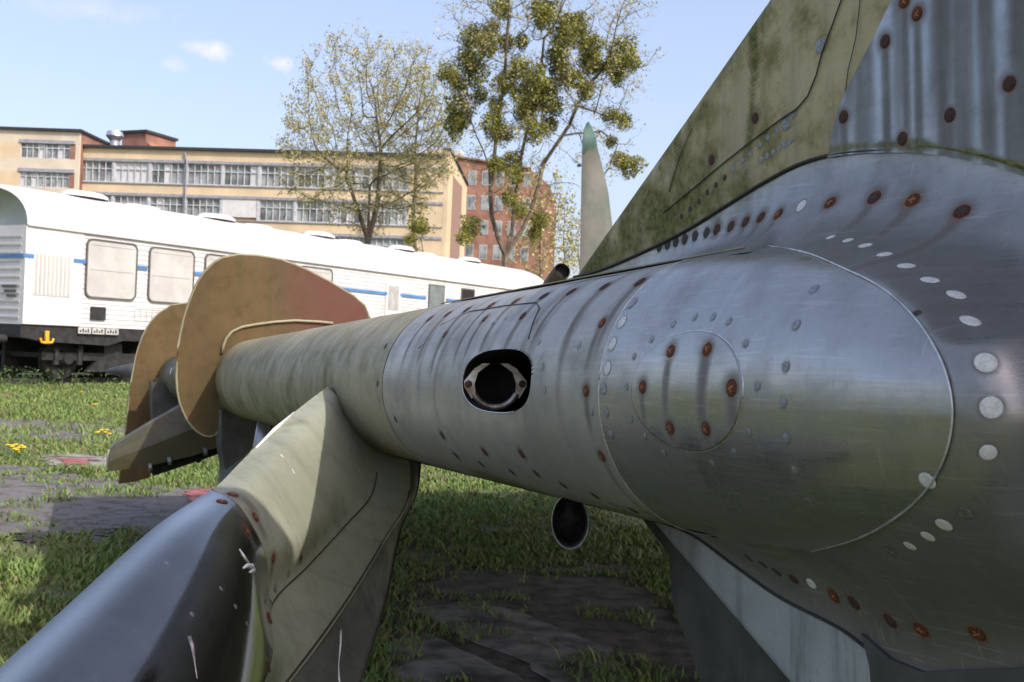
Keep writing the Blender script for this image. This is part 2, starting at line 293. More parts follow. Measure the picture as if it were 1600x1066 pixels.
# dandelions
M['yellow'] = simple('dandelion_yellow', (0.75, 0.5, 0.02), 0.7, 0, 0.1); M['leaf'] = simple('weed_leaf', (0.08, 0.14, 0.03), 0.6)
def dandelion(px, py, k, label):
    p = G(px, py); t = thing('dandelion', label, 'flower', p, 0, 'dandelions in the grass'); r = random.Random(k)
    b = MB()
    for q in range(6): 
        a_ = r.random()*6.28; b.add([(0, 0, 0.01), (cos(a_)*.06-sin(a_)*.015, sin(a_)*.06+cos(a_)*.015, .03), (cos(a_)*.13, sin(a_)*.13, .012), (cos(a_)*.06+sin(a_)*.015, sin(a_)*.06-cos(a_)*.015, .03)], [(0, 1, 2, 3)])
    b.build('leaf', M['leaf'], t)
    for q in range(3):
        x, y = r.uniform(-.06, .06), r.uniform(-.05, .05); h = r.uniform(.07, .12)
        s_ = MB().tube([(x*.4, y*.4, 0), (x, y, h)], .003, 4).build('stalk', M['leaf'], t)
        f_ = MB(); f_.tube([(x, y, h), (x, y, h+.008), (x, y, h+.016)], [.012, .024, .014], 10).build('flower_head', M['yellow'], s_)
for i, (px, py, lb) in enumerate([(14, 714, 'yellow dandelion at the left picture edge'), (31, 712, 'yellow dandelion right beside the leftmost one'), (24, 721, 'low yellow dandelion just in front of the leftmost two'), (27+3, 717.5, 'small dandelion in the middle of the left clump'), (158, 688, 'lone yellow dandelion by the edge of the far asphalt path'), (166, 690, 'yellow dandelion just right of the lone one by the path'), (125, 622, 'tiny far dandelion in the lawn before the white coach'), (150, 640, 'small dandelion in the lawn nearer the path')]):
    dandelion(px, py, i, lb)

# ================================================================== rail coach
M['white'] = simple('white_coach_paint', (0.62, 0.62, 0.61), 0.45, 0, 0.05, 1.5); M['offwhite'] = simple('creamy_window_board', (0.47, 0.465, 0.44), 0.6, 0, 0.06, 2)
M['seal'] = simple('grey_rubber_seal', (0.1, 0.1, 0.095), 0.7); M['bluestripe'] = simple('blue_stripe', (0.08, 0.2, 0.42), 0.5); M['underframe'] = simple('black_underframe', (0.022, 0.022, 0.022), 0.7, 0, 0.3, 6)
M['hook'] = simple('yellow_bracket', (0.75, 0.42, 0.03), 0.5); M['glass'] = simple('dim_glass', (0.16, 0.19, 0.19), 0.08, 0.0, 0.1); M['panelgrey'] = simple('grey_panel', (0.42, 0.42, 0.4), 0.5)
TH = math.atan2(.862, .507); CX, CY = -10.24, 22.7
def rail_coach(label, cx, cy, th, L, detail=True):
    t = thing('rail_coach', label, 'rail coach', (cx, cy, 0), th, 'white rail coaches')
    # ribbed side profile (y outward negative), closed shell
    z0, z1 = 1.3, 3.38; prof = []
    z = z0
    while z < 3.2:
        prof += [(0.0, z), (0.0, z+.075), (-.014, z+.085), (-.014, z+.1)] if (z < 1.95 or z > 1.95) else []
        z += .11
    prof = [(0.0, z0)] + prof[1:] + [(0.0, z1)]
    back = [(2.9-p[0], p[1]) for p in prof[::-1]]
    ring = prof + back; n_ = len(ring)
    V = [(0, y, z) for y, z in ring]+[(L, y, z) for y, z in ring]; F = [(k, (k+1) % n_, n_+(k+1) % n_, n_+k) for k in range(n_)] + [tuple(range(n_-1, -1, -1)), tuple(n_+k for k in range(n_))]
    obj('body', V, F, M['white'], t)
    # plain end sections
    for e0, e1_ in ((0.0, 1.42), (L-.9, L)): MB().box(e0, e1_, -.03, 0.0, z0+.01, z1-.02).build('end_panel', M['white'], t)
    # roof with rounded ends
    arc = [(1.45-(1.5)*cos(a), 3.38+0.95*sin(a)**0.9) for a in np.linspace(0, pi, 22)]; V = []; xs = [0.0, .05, .2, .5, L-.9, L-.5, L-.2, L-.02]; kk = [.9, .955, .985, 1, 1, .95, .85, .68]
    for x, k in zip(xs, kk):
        for y, z in arc: V.append((x, 1.45+(y-1.45)*(1 if x < L/2 else (k+1)/2), 3.38+(z-3.38)*k))
    m_ = len(arc); F = [(i*m_+j, i*m_+j+1, (i+1)*m_+j+1, (i+1)*m_+j) for i in range(len(xs)-1) for j in range(m_-1)] + [tuple(range(m_)), tuple((len(xs)-1)*m_+j for j in range(m_))]
    rf = obj('roof', V, F, M['white'], t, True)
    b = MB(); b.box(0.02, L-.4, -.075, -.03, 3.36, 3.385); b.build('rain_gutter', M['offwhite'], rf)
    if not detail: return t
    me = MB().add(*vent_mesh()); vm = mesh('roof_vent', me.v, me.f, M['white'], True)
    for i in range(9):
        o = link('roof_vent', vm, rf); o.location = (2.2+i*2.05, 1.0+.5*(i % 2), 4.28-.02*(i % 2)); o.scale = (1, 1, 1)
    b = MB(); b.box(.3, 1.6, 0.05, .12, 3.55, 3.6); 
    # stripe
    def Lx(px): k = (px-800)/FPX; return (22.7*k+10.24)/(.507-.862*k)
    segs = [(0.0, .22), (Lx(109), 1.52), (2.9, 3.2), (4.6, 4.93), (6.35, 6.65), (8.1, 8.4), (9.85, Lx(601)), (Lx(621), Lx(662)), (Lx(694), Lx(714)), (Lx(742), L-.1)]
    for a_, b_ in segs: MB().box(a_, b_, -.036, -.014, 2.69, 2.78).build('stripe', M['bluestripe'], t)
    MB().box(-.02, 0.0, 0, 2.9, 2.69, 2.78).build('stripe', M['bluestripe'], t)
    # end ribs
    for k in range(11): MB().box(-.016, 0.0, 0.1, 2.8, 1.42+.17*k, 1.44+.17*k+.02).build('rib', M['offwhite'], t)
    # big boarded windows
    def rounded(x0, x1, z0, z1, r, y):
        P = []
        for cx_, cz_, a0 in ((x1-r, z1-r, 0), (x0+r, z1-r, 90), (x0+r, z0+r, 180), (x1-r, z0+r, 270)):
            for q in range(5): a_ = radians(a0+q*22.5); P.append((cx_+r*cos(a_), y, cz_+r*sin(a_)))
        return P
    for i in range(5):
        x0 = 1.5+1.74*i; x1 = x0+1.4; fo = rounded(x0, x1, 1.95, 3.27, .16, -.05); fi = rounded(x0+.035, x1-.035, 1.985, 3.235, .13, -.05); nn = len(fo)
        b = MB(); b.add(fo+fi+[(p[0], -.0, p[2]) for p in fo]+[(p[0], -.0, p[2]) for p in fi], [q for k in range(nn) for q in ((k, (k+1) % nn, nn+(k+1) % nn, nn+k), (k, 2*nn+k, 2*nn+(k+1) % nn, (k+1) % nn), (nn+k, nn+(k+1) % nn, 3*nn+(k+1) % nn, 3*nn+k))])
        w_ = b.build('window', M['seal'], t)
        MB().prism([(p[0], -.032, p[2]) for p in fi], (0, .03, 0)).build('window_board', M['offwhite'], w_)
        b = MB(); b.box(x0+.12, x1-.12, -.04, -.032, 2.58, 2.592); b.box(x0+.12, x1-.12, -.04, -.032, 3.13, 3.14)
        b.build('board_seam', M['panelgrey'], w_)
    # louvre grille
    lo = MB().box(.2, 1.12, -.045, -.03, 1.93, 2.83).build('louvre_grille', M['white'], t)
    for k in range(9): MB().box(.24+k*.1, .29+k*.1, -.06, -.045, 1.96, 2.8).build('louvre_slat', M['offwhite'], lo)
    # small things on the side
    def at(px): return Lx(px)
    MB().box(at(139), at(162), -.05, -.01, 1.47, 1.76).build('hatch', M['underframe'], t)
    for a_, b_ in ((120, 140), (142, 161), (163, 183)):
        pl = MB().box(at(a_), at(b_), -.05, -.03, 1.15, 1.29).build('data_plate', M['panelgrey'], t)
        b = MB(); w_ = at(b_)-at(a_)
        for q in range(4): 
            x = at(a_)+w_*(.12+.2*q); b.box(x, x+w_*.11, -.054, -.05, 1.18, 1.26 if q % 2 else 1.23)
        b.build('plate_lettering', M['underframe'], pl)
    b = MB()                                               # small ruled grid
    for q in range(6): b.box(at(208)+q*.17, at(208)+q*.17+.012, -.02, -.014, 1.5, 1.78)
    for zz in (1.5, 1.64, 1.77): b.box(at(208), at(208)+.86, -.021, -.015, zz, zz+.01)
    b.build('ruled_marking', M['panelgrey'], t)
    sw = MB().box(at(603), at(619), -.05, -.01, 2.25, 3.0).build('switch_cabinet', M['panelgrey'], t)
    f_ = MB().box(at(599), at(623), -.035, -.005, 1.4, 3.1).build('service_door', M['white'], t)
    for a_, b_, mt, lb in ((666, 691, 'glass', None), (717, 738, 'soot', 'dark open window'), (780, 802, 'glass', None), (838, 852, 'glass', None)):
        w_ = MB().box(at(a_), at(b_), -.028, -.012, 1.75, 3.2).build('window', M['seal'], t)
        MB().box(at(a_)+.05, at(b_)-.05, -.034, -.029, 1.8, 3.15).build('pane', M[mt], w_)
        if lb: w_['label'] = lb
    for px in (595, 626, 560, 650):
        MB().tube([(at(px), -.03, 2.35), (at(px), -.1, 2.32), (at(px), -.1, 1.5), (at(px), -.03, 1.46)], .014, 6).build('handrail', M['panelgrey'], t)
    for px in (545, 640):
        x = at(px); MB().tube([(x, -.06, 1.5), (x, -.06, 1.95), (x+.1, -.06, 2.05), (x+.8, -.06, 2.05), (x+.9, -.06, 1.95), (x+.9, -.06, 1.5)], .016, 6).build('handrail', M['seal'], t)
    # underframe
    b = MB(); b.box(0, L, .02, 2.88, 1.02, 1.295); b.prism([(0.1, -.02, 1.02), (2.6, -.02, 1.02), (2.2, -.02, .9), (.5, -.02, .95)], (0, .3, 0)); b.build('underframe', M['underframe'], t)
    b = MB(); b.box(at(68), at(74), -.07, -.03, 1.02, 1.18); x = (at(68)+at(74))/2
    b.tube([(x-.16, -.06, 1.02), (x-.13, -.06, .94), (x, -.06, .92), (x+.13, -.06, .94), (x+.16, -.06, 1.02)], .026, 6); b.tube([(x, -.06, 1.05), (x, -.06, .92)], .05, 6); b.build('lifting_bracket', M['hook'], t)
    for yy in (.5, 2.4): bf = MB().tube([(-.02, yy, .98), (-.5, yy, .98), (-.52, yy, .98), (-.58, yy, .98)], [.09, .09, .22, .2], 16).build('buffer', M['underframe'], t)
    for bx in (2.6, L-3.2):
        b = MB(); b.box(bx-1.9, bx+1.9, .25, .37, .55, .72); b.box(bx-1.9, bx+1.9, 2.5, 2.62, .55, .72); b.box(bx-.25, bx+.25, .3, 2.6, .45, .95)
        b.box(bx-1.9, bx-1.75, .3, 2.6, .6, .7); b.prism([(bx-.8, .2, .3), (bx+.8, .2, .3), (bx+.5, .2, .55), (bx-.5, .2, .55)], (0, .1, 0)); b.tube([(bx-.9, .3, .6), (bx-.9, .3, 1.05)], .07, 6); b.tube([(bx+.9, .3, .6), (bx+.9, .3, 1.05)], .07, 6)
        bg = b.build('bogie', M['underframe'], t)
        for wx in (bx-1.25, bx+1.25):
            MB().tube([(wx, .48, .58), (wx, .5, .58), (wx, .6, .58), (wx, .61, .58)], [.38, .46, .46, .49], 28).build('wheel', M['underframe'], bg)
            MB().tube([(wx, 2.27, .58), (wx, 2.4, .58)], .46, 24).build('wheel', M['underframe'], bg)
            MB().tube([(wx, .2, .58), (wx, .3, .58), (wx, .46, .58)], [.12, .17, .19], 12).build('axle_box', M['underframe'], bg)
            for k in (-1, 1): MB().tube([(wx+k*.3, .26, .45), (wx+k*.3, .26, .8)], .075, 8).build('spring', M['underframe'], bg)
    MB().box(.6, L-.6, 1.38, 1.5, .22, 1.02).build('underfloor_dark_fill', M['underframe'], t)  # dark box added to block the see-through and keep the underside dark
    b = MB(); b.box(6, 8.5, .2, 2.6, .55, 1.02); b.box(9.5, 11, .2, 2.6, .6, 1.02); b.tube([(12, .6, .75), (14.5, .6, .75)], .25, 12); b.box(4.9, 5.6, .1, .7, .5, 1.02); b.build('equipment_box', M['underframe'], t)
    for i, (x_, zz) in enumerate(((.35, 2.1), (.35, 2.0), (.35, 1.9))):
        MB().box(-.03, -.018, x_-.15, x_+.32-.08*i, zz-.03, zz+.02).build('end_lettering', M['seal'], t)
    return t
def vent_mesh():
    V = []; F = []; n_ = 12
    for z, r in ((0, .42), (.07, .4), (.13, .3), (.15, .08)):
        for k in range(n_): V.append((1.5*r*cos(2*pi*k/n_), .8*r*sin(2*pi*k/n_), z))
    for i in range(3):
        for k in range(n_): F.append((i*n_+k, i*n_+(k+1) % n_, (i+1)*n_+(k+1) % n_, (i+1)*n_+k))
    return V, F+[tuple(3*n_+k for k in range(n_))]
rail_coach('long white rail coach with blue stripe and boarded windows on the field', CX, CY, TH, 23.3)
# a second white coach, only its round roof end shows
p = W(895, 415, 52); rail_coach('white rail coach whose rounded roof end peeks past the long coach', p[0]-1.2, 50, radians(78), 14, False)
b = MB()
rt = MB()
for oy in (.72, 2.2):
    rt.box(-4, 60, oy-.035, oy+.035, 0.0, .14)
rails = rt.build('rail_track', M['underframe'], None, kind='structure'); rails.location = (CX, CY, 0.0); rails.rotation_euler = (0, 0, TH)

# ================================================================== buildings
M['yellowplaster'] = simple('yellow_plaster', (0.62, 0.5, 0.33), 0.9, 0, 0.07, 0.35, 0.0, (0.53, 0.42, 0.28)); M['cream'] = simple('cream_plaster', (0.6, 0.53, 0.42), 0.9, 0, 0.08, 0.3)
M['brickpaint'] = simple('red_brick_wall', (0.3, 0.155, 0.11), 0.9, 0, 0.18, 0.5); M['roofedge'] = simple('black_roof_edge', (0.03, 0.03, 0.035), 0.7); M['greyframe'] = simple('grey_window_frame', (0.5, 0.51, 0.53), 0.6)
M['winpane'] = simple('reflecting_window', (0.26, 0.29, 0.29), 0.15, 0.0, 0.35, 0.5); M['curtain'] = simple('white_curtain_window', (0.55, 0.57, 0.58), 0.3, 0, 0.05, 1); M['gableshade'] = simple('pinkish_shaded_plaster', (0.3, 0.19, 0.15), 0.9)
M['sillgrey'] = simple('blue_grey_sill', (0.3, 0.31, 0.36), 0.8)
def window_unit(parent, x, z, w, h, cols, y=0.0, curtain=False, rows=(0.62,), rng=random):
    """frame with glazing bars set in the opening; panes as sub-parts"""
    f_ = MB(); f_.box(x, x+w, y+.1, y+.22, z, z+.09); f_.box(x, x+w, y+.1, y+.22, z+h-.09, z+h)
    for k in range(cols+1): xx = x+(w-.09)*k/cols; f_.box(xx, xx+.09, y+.09, y+.21, z+.09, z+h-.09)
    for r_ in rows: f_.box(x+.09, x+w-.09, y+.11, y+.2, z+h*r_, z+h*r_+.09)
    fr = f_.build('window', M['greyframe'], parent)
    for k in range(cols):
        xx = x+(w-.09)*k/cols+.09; xe = x+(w-.09)*(k+1)/cols; m_ = M['curtain'] if (curtain or rng.random() < .08) else M['winpane']
        MB().box(xx, xe, y+.23, y+.25, z+.09, z+h-.09).build('pane', m_, fr)
# long yellow block.  local x along the facade, y away from the viewer
P0 = CAM+112*ray(108, 530); P1 = CAM+109.2*ray(684, 530); dx = P1-P0; Lf = float(np.hypot(dx[0], dx[1])); A = math.atan2(dx[1], dx[0])
bl = thing('office_building', 'long yellow office block with rows of grey framed windows behind the coach', 'building', (P0[0], P0[1], 0), A)
ZR = 1.2+(517.3-230)/FPX*112                      # roof height
storey = 53/FPX*112; ztop = 1.2+(517.3-250)/FPX*112; hw = 2.15
b = MB(); zb = 0
levels = [ztop-hw-k*storey for k in range(6)]
for k, zl in enumerate(levels):
    up = ZR if k == 0 else levels[k-1]
    MB().box(0, Lf, 0, .4, zl+hw, up-.002).build('wall', M['yellowplaster'], bl)
    MB().box(0, Lf, -.08, -.002, zl+hw+.0, zl+hw+.28).build('lintel', M['sillgrey'], bl)
    MB().box(0, Lf, -.12, -.002, zl-.12, zl-.02).build('sill', M['sillgrey'], bl)
MB().box(0, Lf, 0, .4, 0, levels[-1]).build('wall', M['yellowplaster'], bl)
MB().box(0, Lf, .42, 12, 0, ZR-.1).build('core', M['yellowplaster'], bl)
MB().box(-.3, Lf+.2, -.35, 12.3, ZR, ZR+.28).build('roof', M['roofedge'], bl)
nU = 10; pit = Lf/nU
for k, zl in enumerate(levels[:3]):
    for u in range(nU):
        x = u*pit+.25; MB().box(u*pit, u*pit+.25, .02, .3, zl, zl+hw).build('pier', M['greyframe'], bl)
        if u == 9: MB().box(x, x+pit-.25, .02, .3, zl, zl+hw).build('infill_panel', M['yellowplaster'], bl); continue
        if k == 1 and u == 4: MB().box(x, x+pit-.3, .02, .1, zl+.3, zl+hw).build('blind_panel', M['white'], bl); continue
        window_unit(bl, x, zl, pit-.28, hw, 5, 0, curtain=(k == 0 and u == 1), rng=random.Random(k*50+u))
MB().tube([(Lf*.3, -.2, ZR-.3), (Lf*.3+.25, -.2, ZR-1.2), (Lf*.3+.25, -.2, 2)], .09, 6).build('downpipe', M['sillgrey'], bl)
# gable end
ge = MB(); ge.prism([(Lf, 0, 0), (Lf, 0, ZR+.8), (Lf, .2, ZR+.8), (Lf, 16, ZR-.4), (Lf, 16, 0)], (.4, 0, 0)); ge.build('gable_wall', M['yellowplaster'], bl)
MB().box(Lf+.4, Lf+.46, 3.5, 11, 0, ZR-1.3).build('gable_shade_strip', M['gableshade'], bl)  # shadow of the gable recess put in as a darker strip
ge = MB(); ge.prism([(Lf-.2, -.3, ZR+.8), (Lf-.2, .2, ZR+1.0), (Lf-.2, 16, ZR-.2), (Lf-.2, 16, ZR-.4), (Lf-.2, .2, ZR+.8)], (.8, 0, 0)); ge.build('gable_coping', M['roofedge'], bl)
ge = MB(); ge.prism([(Lf-3.5, 0, ZR+.28), (Lf-.1, 0, ZR+.9), (Lf-.1, 0, ZR+.28)], (0, .4, 0)); ge.build('parapet', M['yellowplaster'], bl)
# left wing block, nearer
P0 = CAM+111.5*ray(-120, 530); P1 = CAM+111*ray(111, 530); dx = P1-P0; L2 = float(np.hypot(dx[0], dx[1])); A2 = math.atan2(dx[1], dx[0])
lb = thing('office_wing', 'taller cream office wing with two visible window bands at the far left', 'building', (P0[0], P0[1], 0), A2)
Z2 = 1.2+(517.5-206)/FPX*111
MB().box(0, L2, .0, 9, 0, Z2-.001).build('core', M['cream'], lb) if False else None
wl = [1.2+(516-k_)/FPX*111 for k_ in (248, 293, 341)]; h2 = 1.6; xa = L2*(120+19)/231; xb = L2*(120+97)/231
prev = Z2
for zl in wl:
    MB().box(0, L2, 0, .4, zl+h2, prev-.002).build('wall', M['cream'], lb); MB().box(0, xa, 0, .4, zl, zl+h2-.002).build('wall', M['yellowplaster'], lb); MB().box(xb+.55, L2, 0, .4, zl, zl+h2-.002).build('wall', M['cream'], lb)
    MB().box(xb+.002, xb+.54, 0.03, .4, zl, zl+h2-.002).build('brick_pier', M['brickpaint'], lb)
    MB().box(xa-.1, xb+.5, -.1, -.002, zl+h2-.05, zl+h2+.3).build('lintel', M['sillgrey'], lb); window_unit(lb, xa, zl, (xb-xa)*.49, h2, 4, 0, rows=(.66,)); window_unit(lb, xa+(xb-xa)*.51, zl, (xb-xa)*.49, h2, 4, 0, rows=(.66,))
    prev = zl
MB().box(0, L2, 0, .4, 0, prev-.002).build('wall', M['cream'], lb); MB().box(0, L2-.01, .45, 45, 0, Z2-.05).build('core', M['brickpaint'], lb)
MB().box(L2-.008, L2+.06, .41, 45.1, 0, Z2-.01).build('side_wall', M['brickpaint'], lb); MB().box(-.2, L2+.25, -.3, 45.2, Z2, Z2+.25).build('roof', M['roofedge'], lb)
# roof penthouse with a metal vent
ph = thing('roof_penthouse', 'small red brick penthouse standing on the roof of the office block', 'penthouse', tuple(CAM+122*ray(196, 530))[:2]+(0,), A2-.35)
Z3 = 1.2+(521-205)/FPX*122
MB().box(-1.7, 1.7, 0, 5, ZR-3, Z3-.2).build('wall', M['brickpaint'], ph); MB().box(-1.9, 1.9, -.2, 5.2, Z3-.198, Z3+.1).build('roof', M['roofedge'], ph)
MB().prism([(1.72, 0.1, ZR-2), (1.72, .1, Z3-1.2), (5, .1, ZR-.2), (5, .1, ZR-2)], (0, 3, 0)).build('sloping_wall', M['brickpaint'], ph)
vt = CAM+118*ray(166, 530); M['zinc'] = simple('zinc', (.5, .52, .55), .35, .7)
ve = thing('roof_ventilator', 'round zinc ventilator on the roof left of the brick penthouse', 'ventilator', (vt[0], vt[1], 0)); zt = 1.2+(520-206)/FPX*118
MB().tube([(0, 0, ZR-1), (0, 0, zt-.9)], .55, 14).build('pipe', M['zinc'], ve, True); MB().tube([(0, 0, zt-.9), (0, 0, zt-.5), (0, 0, zt)], [.6, .95, .8], 16).build('cowl', M['zinc'], ve)
# brick building at the right
def block(px0, px1, py, depth, th=6): return CAM+depth*ray(px0, 530), CAM+depth*ray(px1, 530), 1.2+(533+(px0-800)*.04+12-py)/FPX*depth
p0, p1, zt = block(684, 818, 243, 150)
bb = thing('brick_building', 'red brick building with white windows behind the mistletoe tree', 'building', (p0[0], p0[1], 0), 0); Lb = p1[0]-p0[0]; sc_ = 150/FPX
b = MB(); b.prism([(0, 0, 0), (0, 0, zt), (Lb, 0, zt-1.4), (Lb+2.6, 0, zt-3.4), (Lb+3.8, 0, zt-5.8), (Lb+3.8, 0, 0)], (0, 14, 0)); b.build('wall', M['brickpaint'], bb)
for r_ in range(4):
    for k in range(6):
        w_ = MB().box(1.4+k*1.9, 2.5+k*1.9, -.06, -.01, zt-3.9-r_*3.4, zt-1.9-r_*3.4).build('window', M['greyframe'], bb)
        for q in range(2): MB().box(1.5+k*1.9+q*.5, 1.95+k*1.9+q*.5, -.09, -.065, zt-3.8-r_*3.4, zt-2-r_*3.4).build('pane', M['winpane'], w_)
b = MB(); b.prism([(-.2, -.3, zt+.002), (-.2, -.3, zt+.25), (Lb+.1, -.3, zt-1.15), (Lb+.1, -.3, zt-1.398)], (0, 14, 0)); b.build('roof', M['brickpaint'], bb)
MB().tube([(1.5, 4, zt), (1.5, 4, zt+1.4)], .9, 12).build('chimney', M['curtain'], bb)

# ================================================================== trees
M['bark'] = simple('grey_brown_bark', (0.15, 0.12, 0.085), 0.95, 0, 0.25, 3, 0.4); M['twig'] = simple('twig', (0.27, 0.23, 0.15), 0.9, 0, 0.2, 2)
def leafmat(name, a, b):
    m = NT(name); v = m.coord('Object'); c = m.mix(m.ramp(m.noise(v, 1.6, 4), .35, .65), a, b); return m.out(c, .7)
M['budleaf'] = leafmat('young_leaves', (0.3, 0.28, 0.09), (0.46, 0.42, 0.17)); M['mistle'] = leafmat('mistletoe_leaves', (0.12, 0.13, 0.018), (0.32, 0.31, 0.06)); M['bushleaf'] = leafmat('bush_leaves', (0.13, 0.14, 0.05), (0.24, 0.22, 0.1))
def colonize(trunk, attr, step, infl, kill, iters=120, seed=0):
    """space colonisation; trunk = list of (point, parent)"""
    N = [np.array(p, float) for p, _ in trunk]; par = [q for _, q in trunk]; A_ = attr.copy(); nn = np.zeros(len(A_), int); nd = np.full(len(A_), 1e9); done = 0
    rr = np.random.default_rng(seed)
    for it in range(iters):
        P = np.array(N[done:]); 
        if len(P) and len(A_):
            D = np.linalg.norm(A_[:, None]-P[None], axis=2); j = D.argmin(1); dm = D[np.arange(len(A_)), j]; up = dm < nd; nd[up] = dm[up]; nn[up] = j[up]+done
        done = len(N); alive = nd > kill; A_, nn, nd = A_[alive], nn[alive], nd[alive]
        if len(A_) == 0: break
        near = nd < infl; new = []
        for k in np.unique(nn[near]):
            dv = (A_[near & (nn == k)]-N[k]); dv /= np.linalg.norm(dv, axis=1, keepdims=True); d = dv.sum(0)+rr.normal(0, .12, 3); l = np.linalg.norm(d)
            if l < .05: continue
            new.append((N[k]+d/l*step, int(k)))
        if not new: break
        for p, k in new: N.append(p); par.append(k)
    return np.array(N), np.array(par)
def branch_mesh(N, par, rtip, power=2.3, rmax=.5, sides=5):
    K = len(N); r = np.zeros(K); ch = np.zeros(K, int)
    for i in range(K-1, 0, -1):
        if ch[i] == 0: r[i] = rtip**power
        r[par[i]] += r[i]; ch[par[i]] += 1
    r = np.minimum(r**(1/power), rmax)
    V = []; F = []
    for i in range(1, K):
        a, b_ = N[par[i]], N[i]; t = b_-a; l = np.linalg.norm(t); t = t/(l+1e-9); q = np.cross(t, [.3, .2, 1]); q /= np.linalg.norm(q)+1e-9; w = np.cross(t, q); n_ = sides if r[i] > rtip*3 else 3; o = len(V); ra = min(r[par[i]], r[i]*1.35)
        for P, R_ in ((a, ra), (b_, r[i])):
            for k in range(n_): an = 2*pi*k/n_; V.append(P+R_*(cos(an)*q+sin(an)*w))
        for k in range(n_): F.append((o+k, o+(k+1) % n_, o+n_+(k+1) % n_, o+n_+k))
    return np.array(V), F, r, ch
def soup(name, C_, size, mat, parent, rng, aspect=.55, kind='stuff'):
    K = len(C_); a = rng.normal(size=(K, 3)); a /= np.linalg.norm(a, axis=1, keepdims=True); b_ = np.cross(a, rng.normal(size=(K, 3))); b_ /= np.linalg.norm(b_, axis=1, keepdims=True)
    s = (size*(.6+.8*rng.random(K)))[:, None]; V = np.stack([C_-a*s, C_+b_*s*aspect, C_+a*s, C_-b_*s*aspect], 1).reshape(-1, 3); F = np.arange(K*4).reshape(-1, 4)
    return obj(name, V, F, mat, parent, False, None, kind)
def tree(name, label, base, ells, trunkpts, natt, step, seed, leafsize, leafn, twigs=5, tipr=.02, mistle=(), cat='tree'):
    rng = np.random.default_rng(seed); t = thing(name, label, cat, base); A_ = []
    for (c_, rad, fr) in ells:
        k = int(natt*fr); q = rng.normal(size=(k, 3)); q /= np.linalg.norm(q, axis=1, keepdims=True); q *= (rng.random(k)**.38)[:, None]; A_.append(q*np.array(rad)+np.array(c_))
    N, par = colonize(trunkpts, np.concatenate(A_), step, step*9, step*1.6, 160, seed); V, F, r, ch = branch_mesh(N, par, tipr)
    nthick = [f for f in F]; obj('trunk', V, F, M['bark'], t)
    tips = N[np.where((r < tipr*2.2))[0]]; TV = []; TF = []; L = []; cen = N.mean(0)
    for p in tips:
        for k in range(twigs):
            d = rng.normal(size=3)*.8+(p-cen)/(np.linalg.norm(p-cen)+.1)*1.0+np.array([0, 0, .45]); d /= np.linalg.norm(d); ln = step*rng.uniform(.9, 2.4); m_ = p+d*ln*.5+rng.normal(0, .05, 3); e = p+d*ln+np.array([0, 0, .08*ln]); w = np.cross(d, rng.normal(size=3)); w = w/np.linalg.norm(w)*tipr*.55
            o = len(TV); TV += [p-w, p+w, m_+w*.7, m_-w*.7, e]; TF += [(o, o+1, o+2, o+3), (o+3, o+2, o+4)]
            for q in range(leafn): L.append(p+(e-p)*rng.uniform(.25, 1.05)+rng.normal(0, .07, 3))
    obj('twigs', np.array(TV), TF, M['twig'], t, kind='stuff'); soup('foliage', np.array(L), leafsize, M['budleaf'], t, rng)
    return t, N, rng
def pxl(base, px, py, depth): return W(px, py, depth)-np.array(base)
# tree 1 : young-leaved tree behind the coach
D1 = 56; b1 = W(578, 530, D1); b1[2] = 0; q = lambda px, py, dd=0: pxl(b1, px, py, D1+dd)
tr = [(np.array([0, 0, 0]), 0), (q(576, 450), 0), (q(575, 375), 1), (q(590, 320, .5), 2), (q(560, 330, -.5), 2), (q(578, 290), 2), (q(595, 250, .5), 3), (q(540, 270, -.6), 4)]
tree('broad_tree', 'broad rounded tree with fresh yellowish leaves standing behind the coach', b1, [(q(575, 210), (4.6, 3.8, 5.3), .75), (q(515, 250), (2.7, 2.6, 3.0), .25)], tr, 2000, .38, 3, .055, 9, 3, .015)
b1b = W(655, 530, 60); b1b[2] = 0; q2 = lambda px, py, dd=0: pxl(b1b, px, py, 60+dd)
tree('slender_tree', 'thinner sparse tree between the broad tree and the mistletoe tree', b1b, [(q2(650, 200), (2.9, 2.8, 4.6), 1)], [(np.array([0, 0, 0]), 0), (q2(652, 420), 0), (q2(645, 340), 1), (q2(650, 280), 2)], 900, .38, 4, .05, 8, 3, .014)
# tree 3 : tall forked poplar full of mistletoe
D3 = 50; b3 = W(788, 530, D3); b3[2] = 0; q3 = lambda px, py, dd=0: pxl(b3, px, py, D3+dd)
tr = [(np.array([0, 0, 0]), 0), (q3(787, 430), 0), (q3(790, 398), 1)]
def limb(start, pts):
    k = start
    for p_ in pts: tr.append((q3(*p_), k)); k = len(tr)-1
    return k
l1 = limb(2, [(778, 372), (768, 335), (766, 300), (764, 262), (755, 235), (742, 208), (733, 180)]); l2 = limb(5, [(772, 250), (775, 215), (778, 180), (786, 140), (790, 100), (792, 60), (796, 15)])
l3 = limb(2, [(815, 360, .3), (830, 328, .3), (842, 290, .3), (848, 258, .4), (870, 225, .6), (890, 195, .6), (905, 160, .8), (925, 128, .8), (945, 105, .9)]); l4 = limb(2, [(800, 360, 1), (806, 300, 1.2), (815, 240, 1), (830, 180, .8), (845, 110, .6), (850, 60, .4)])
limb(l3-5, [(880, 212, 0), (905, 208, 0), (940, 205, 0), (965, 225, 0)]); limb(l3-3, [(900, 165, -.5), (930, 175, -.5), (960, 185, -.5)])
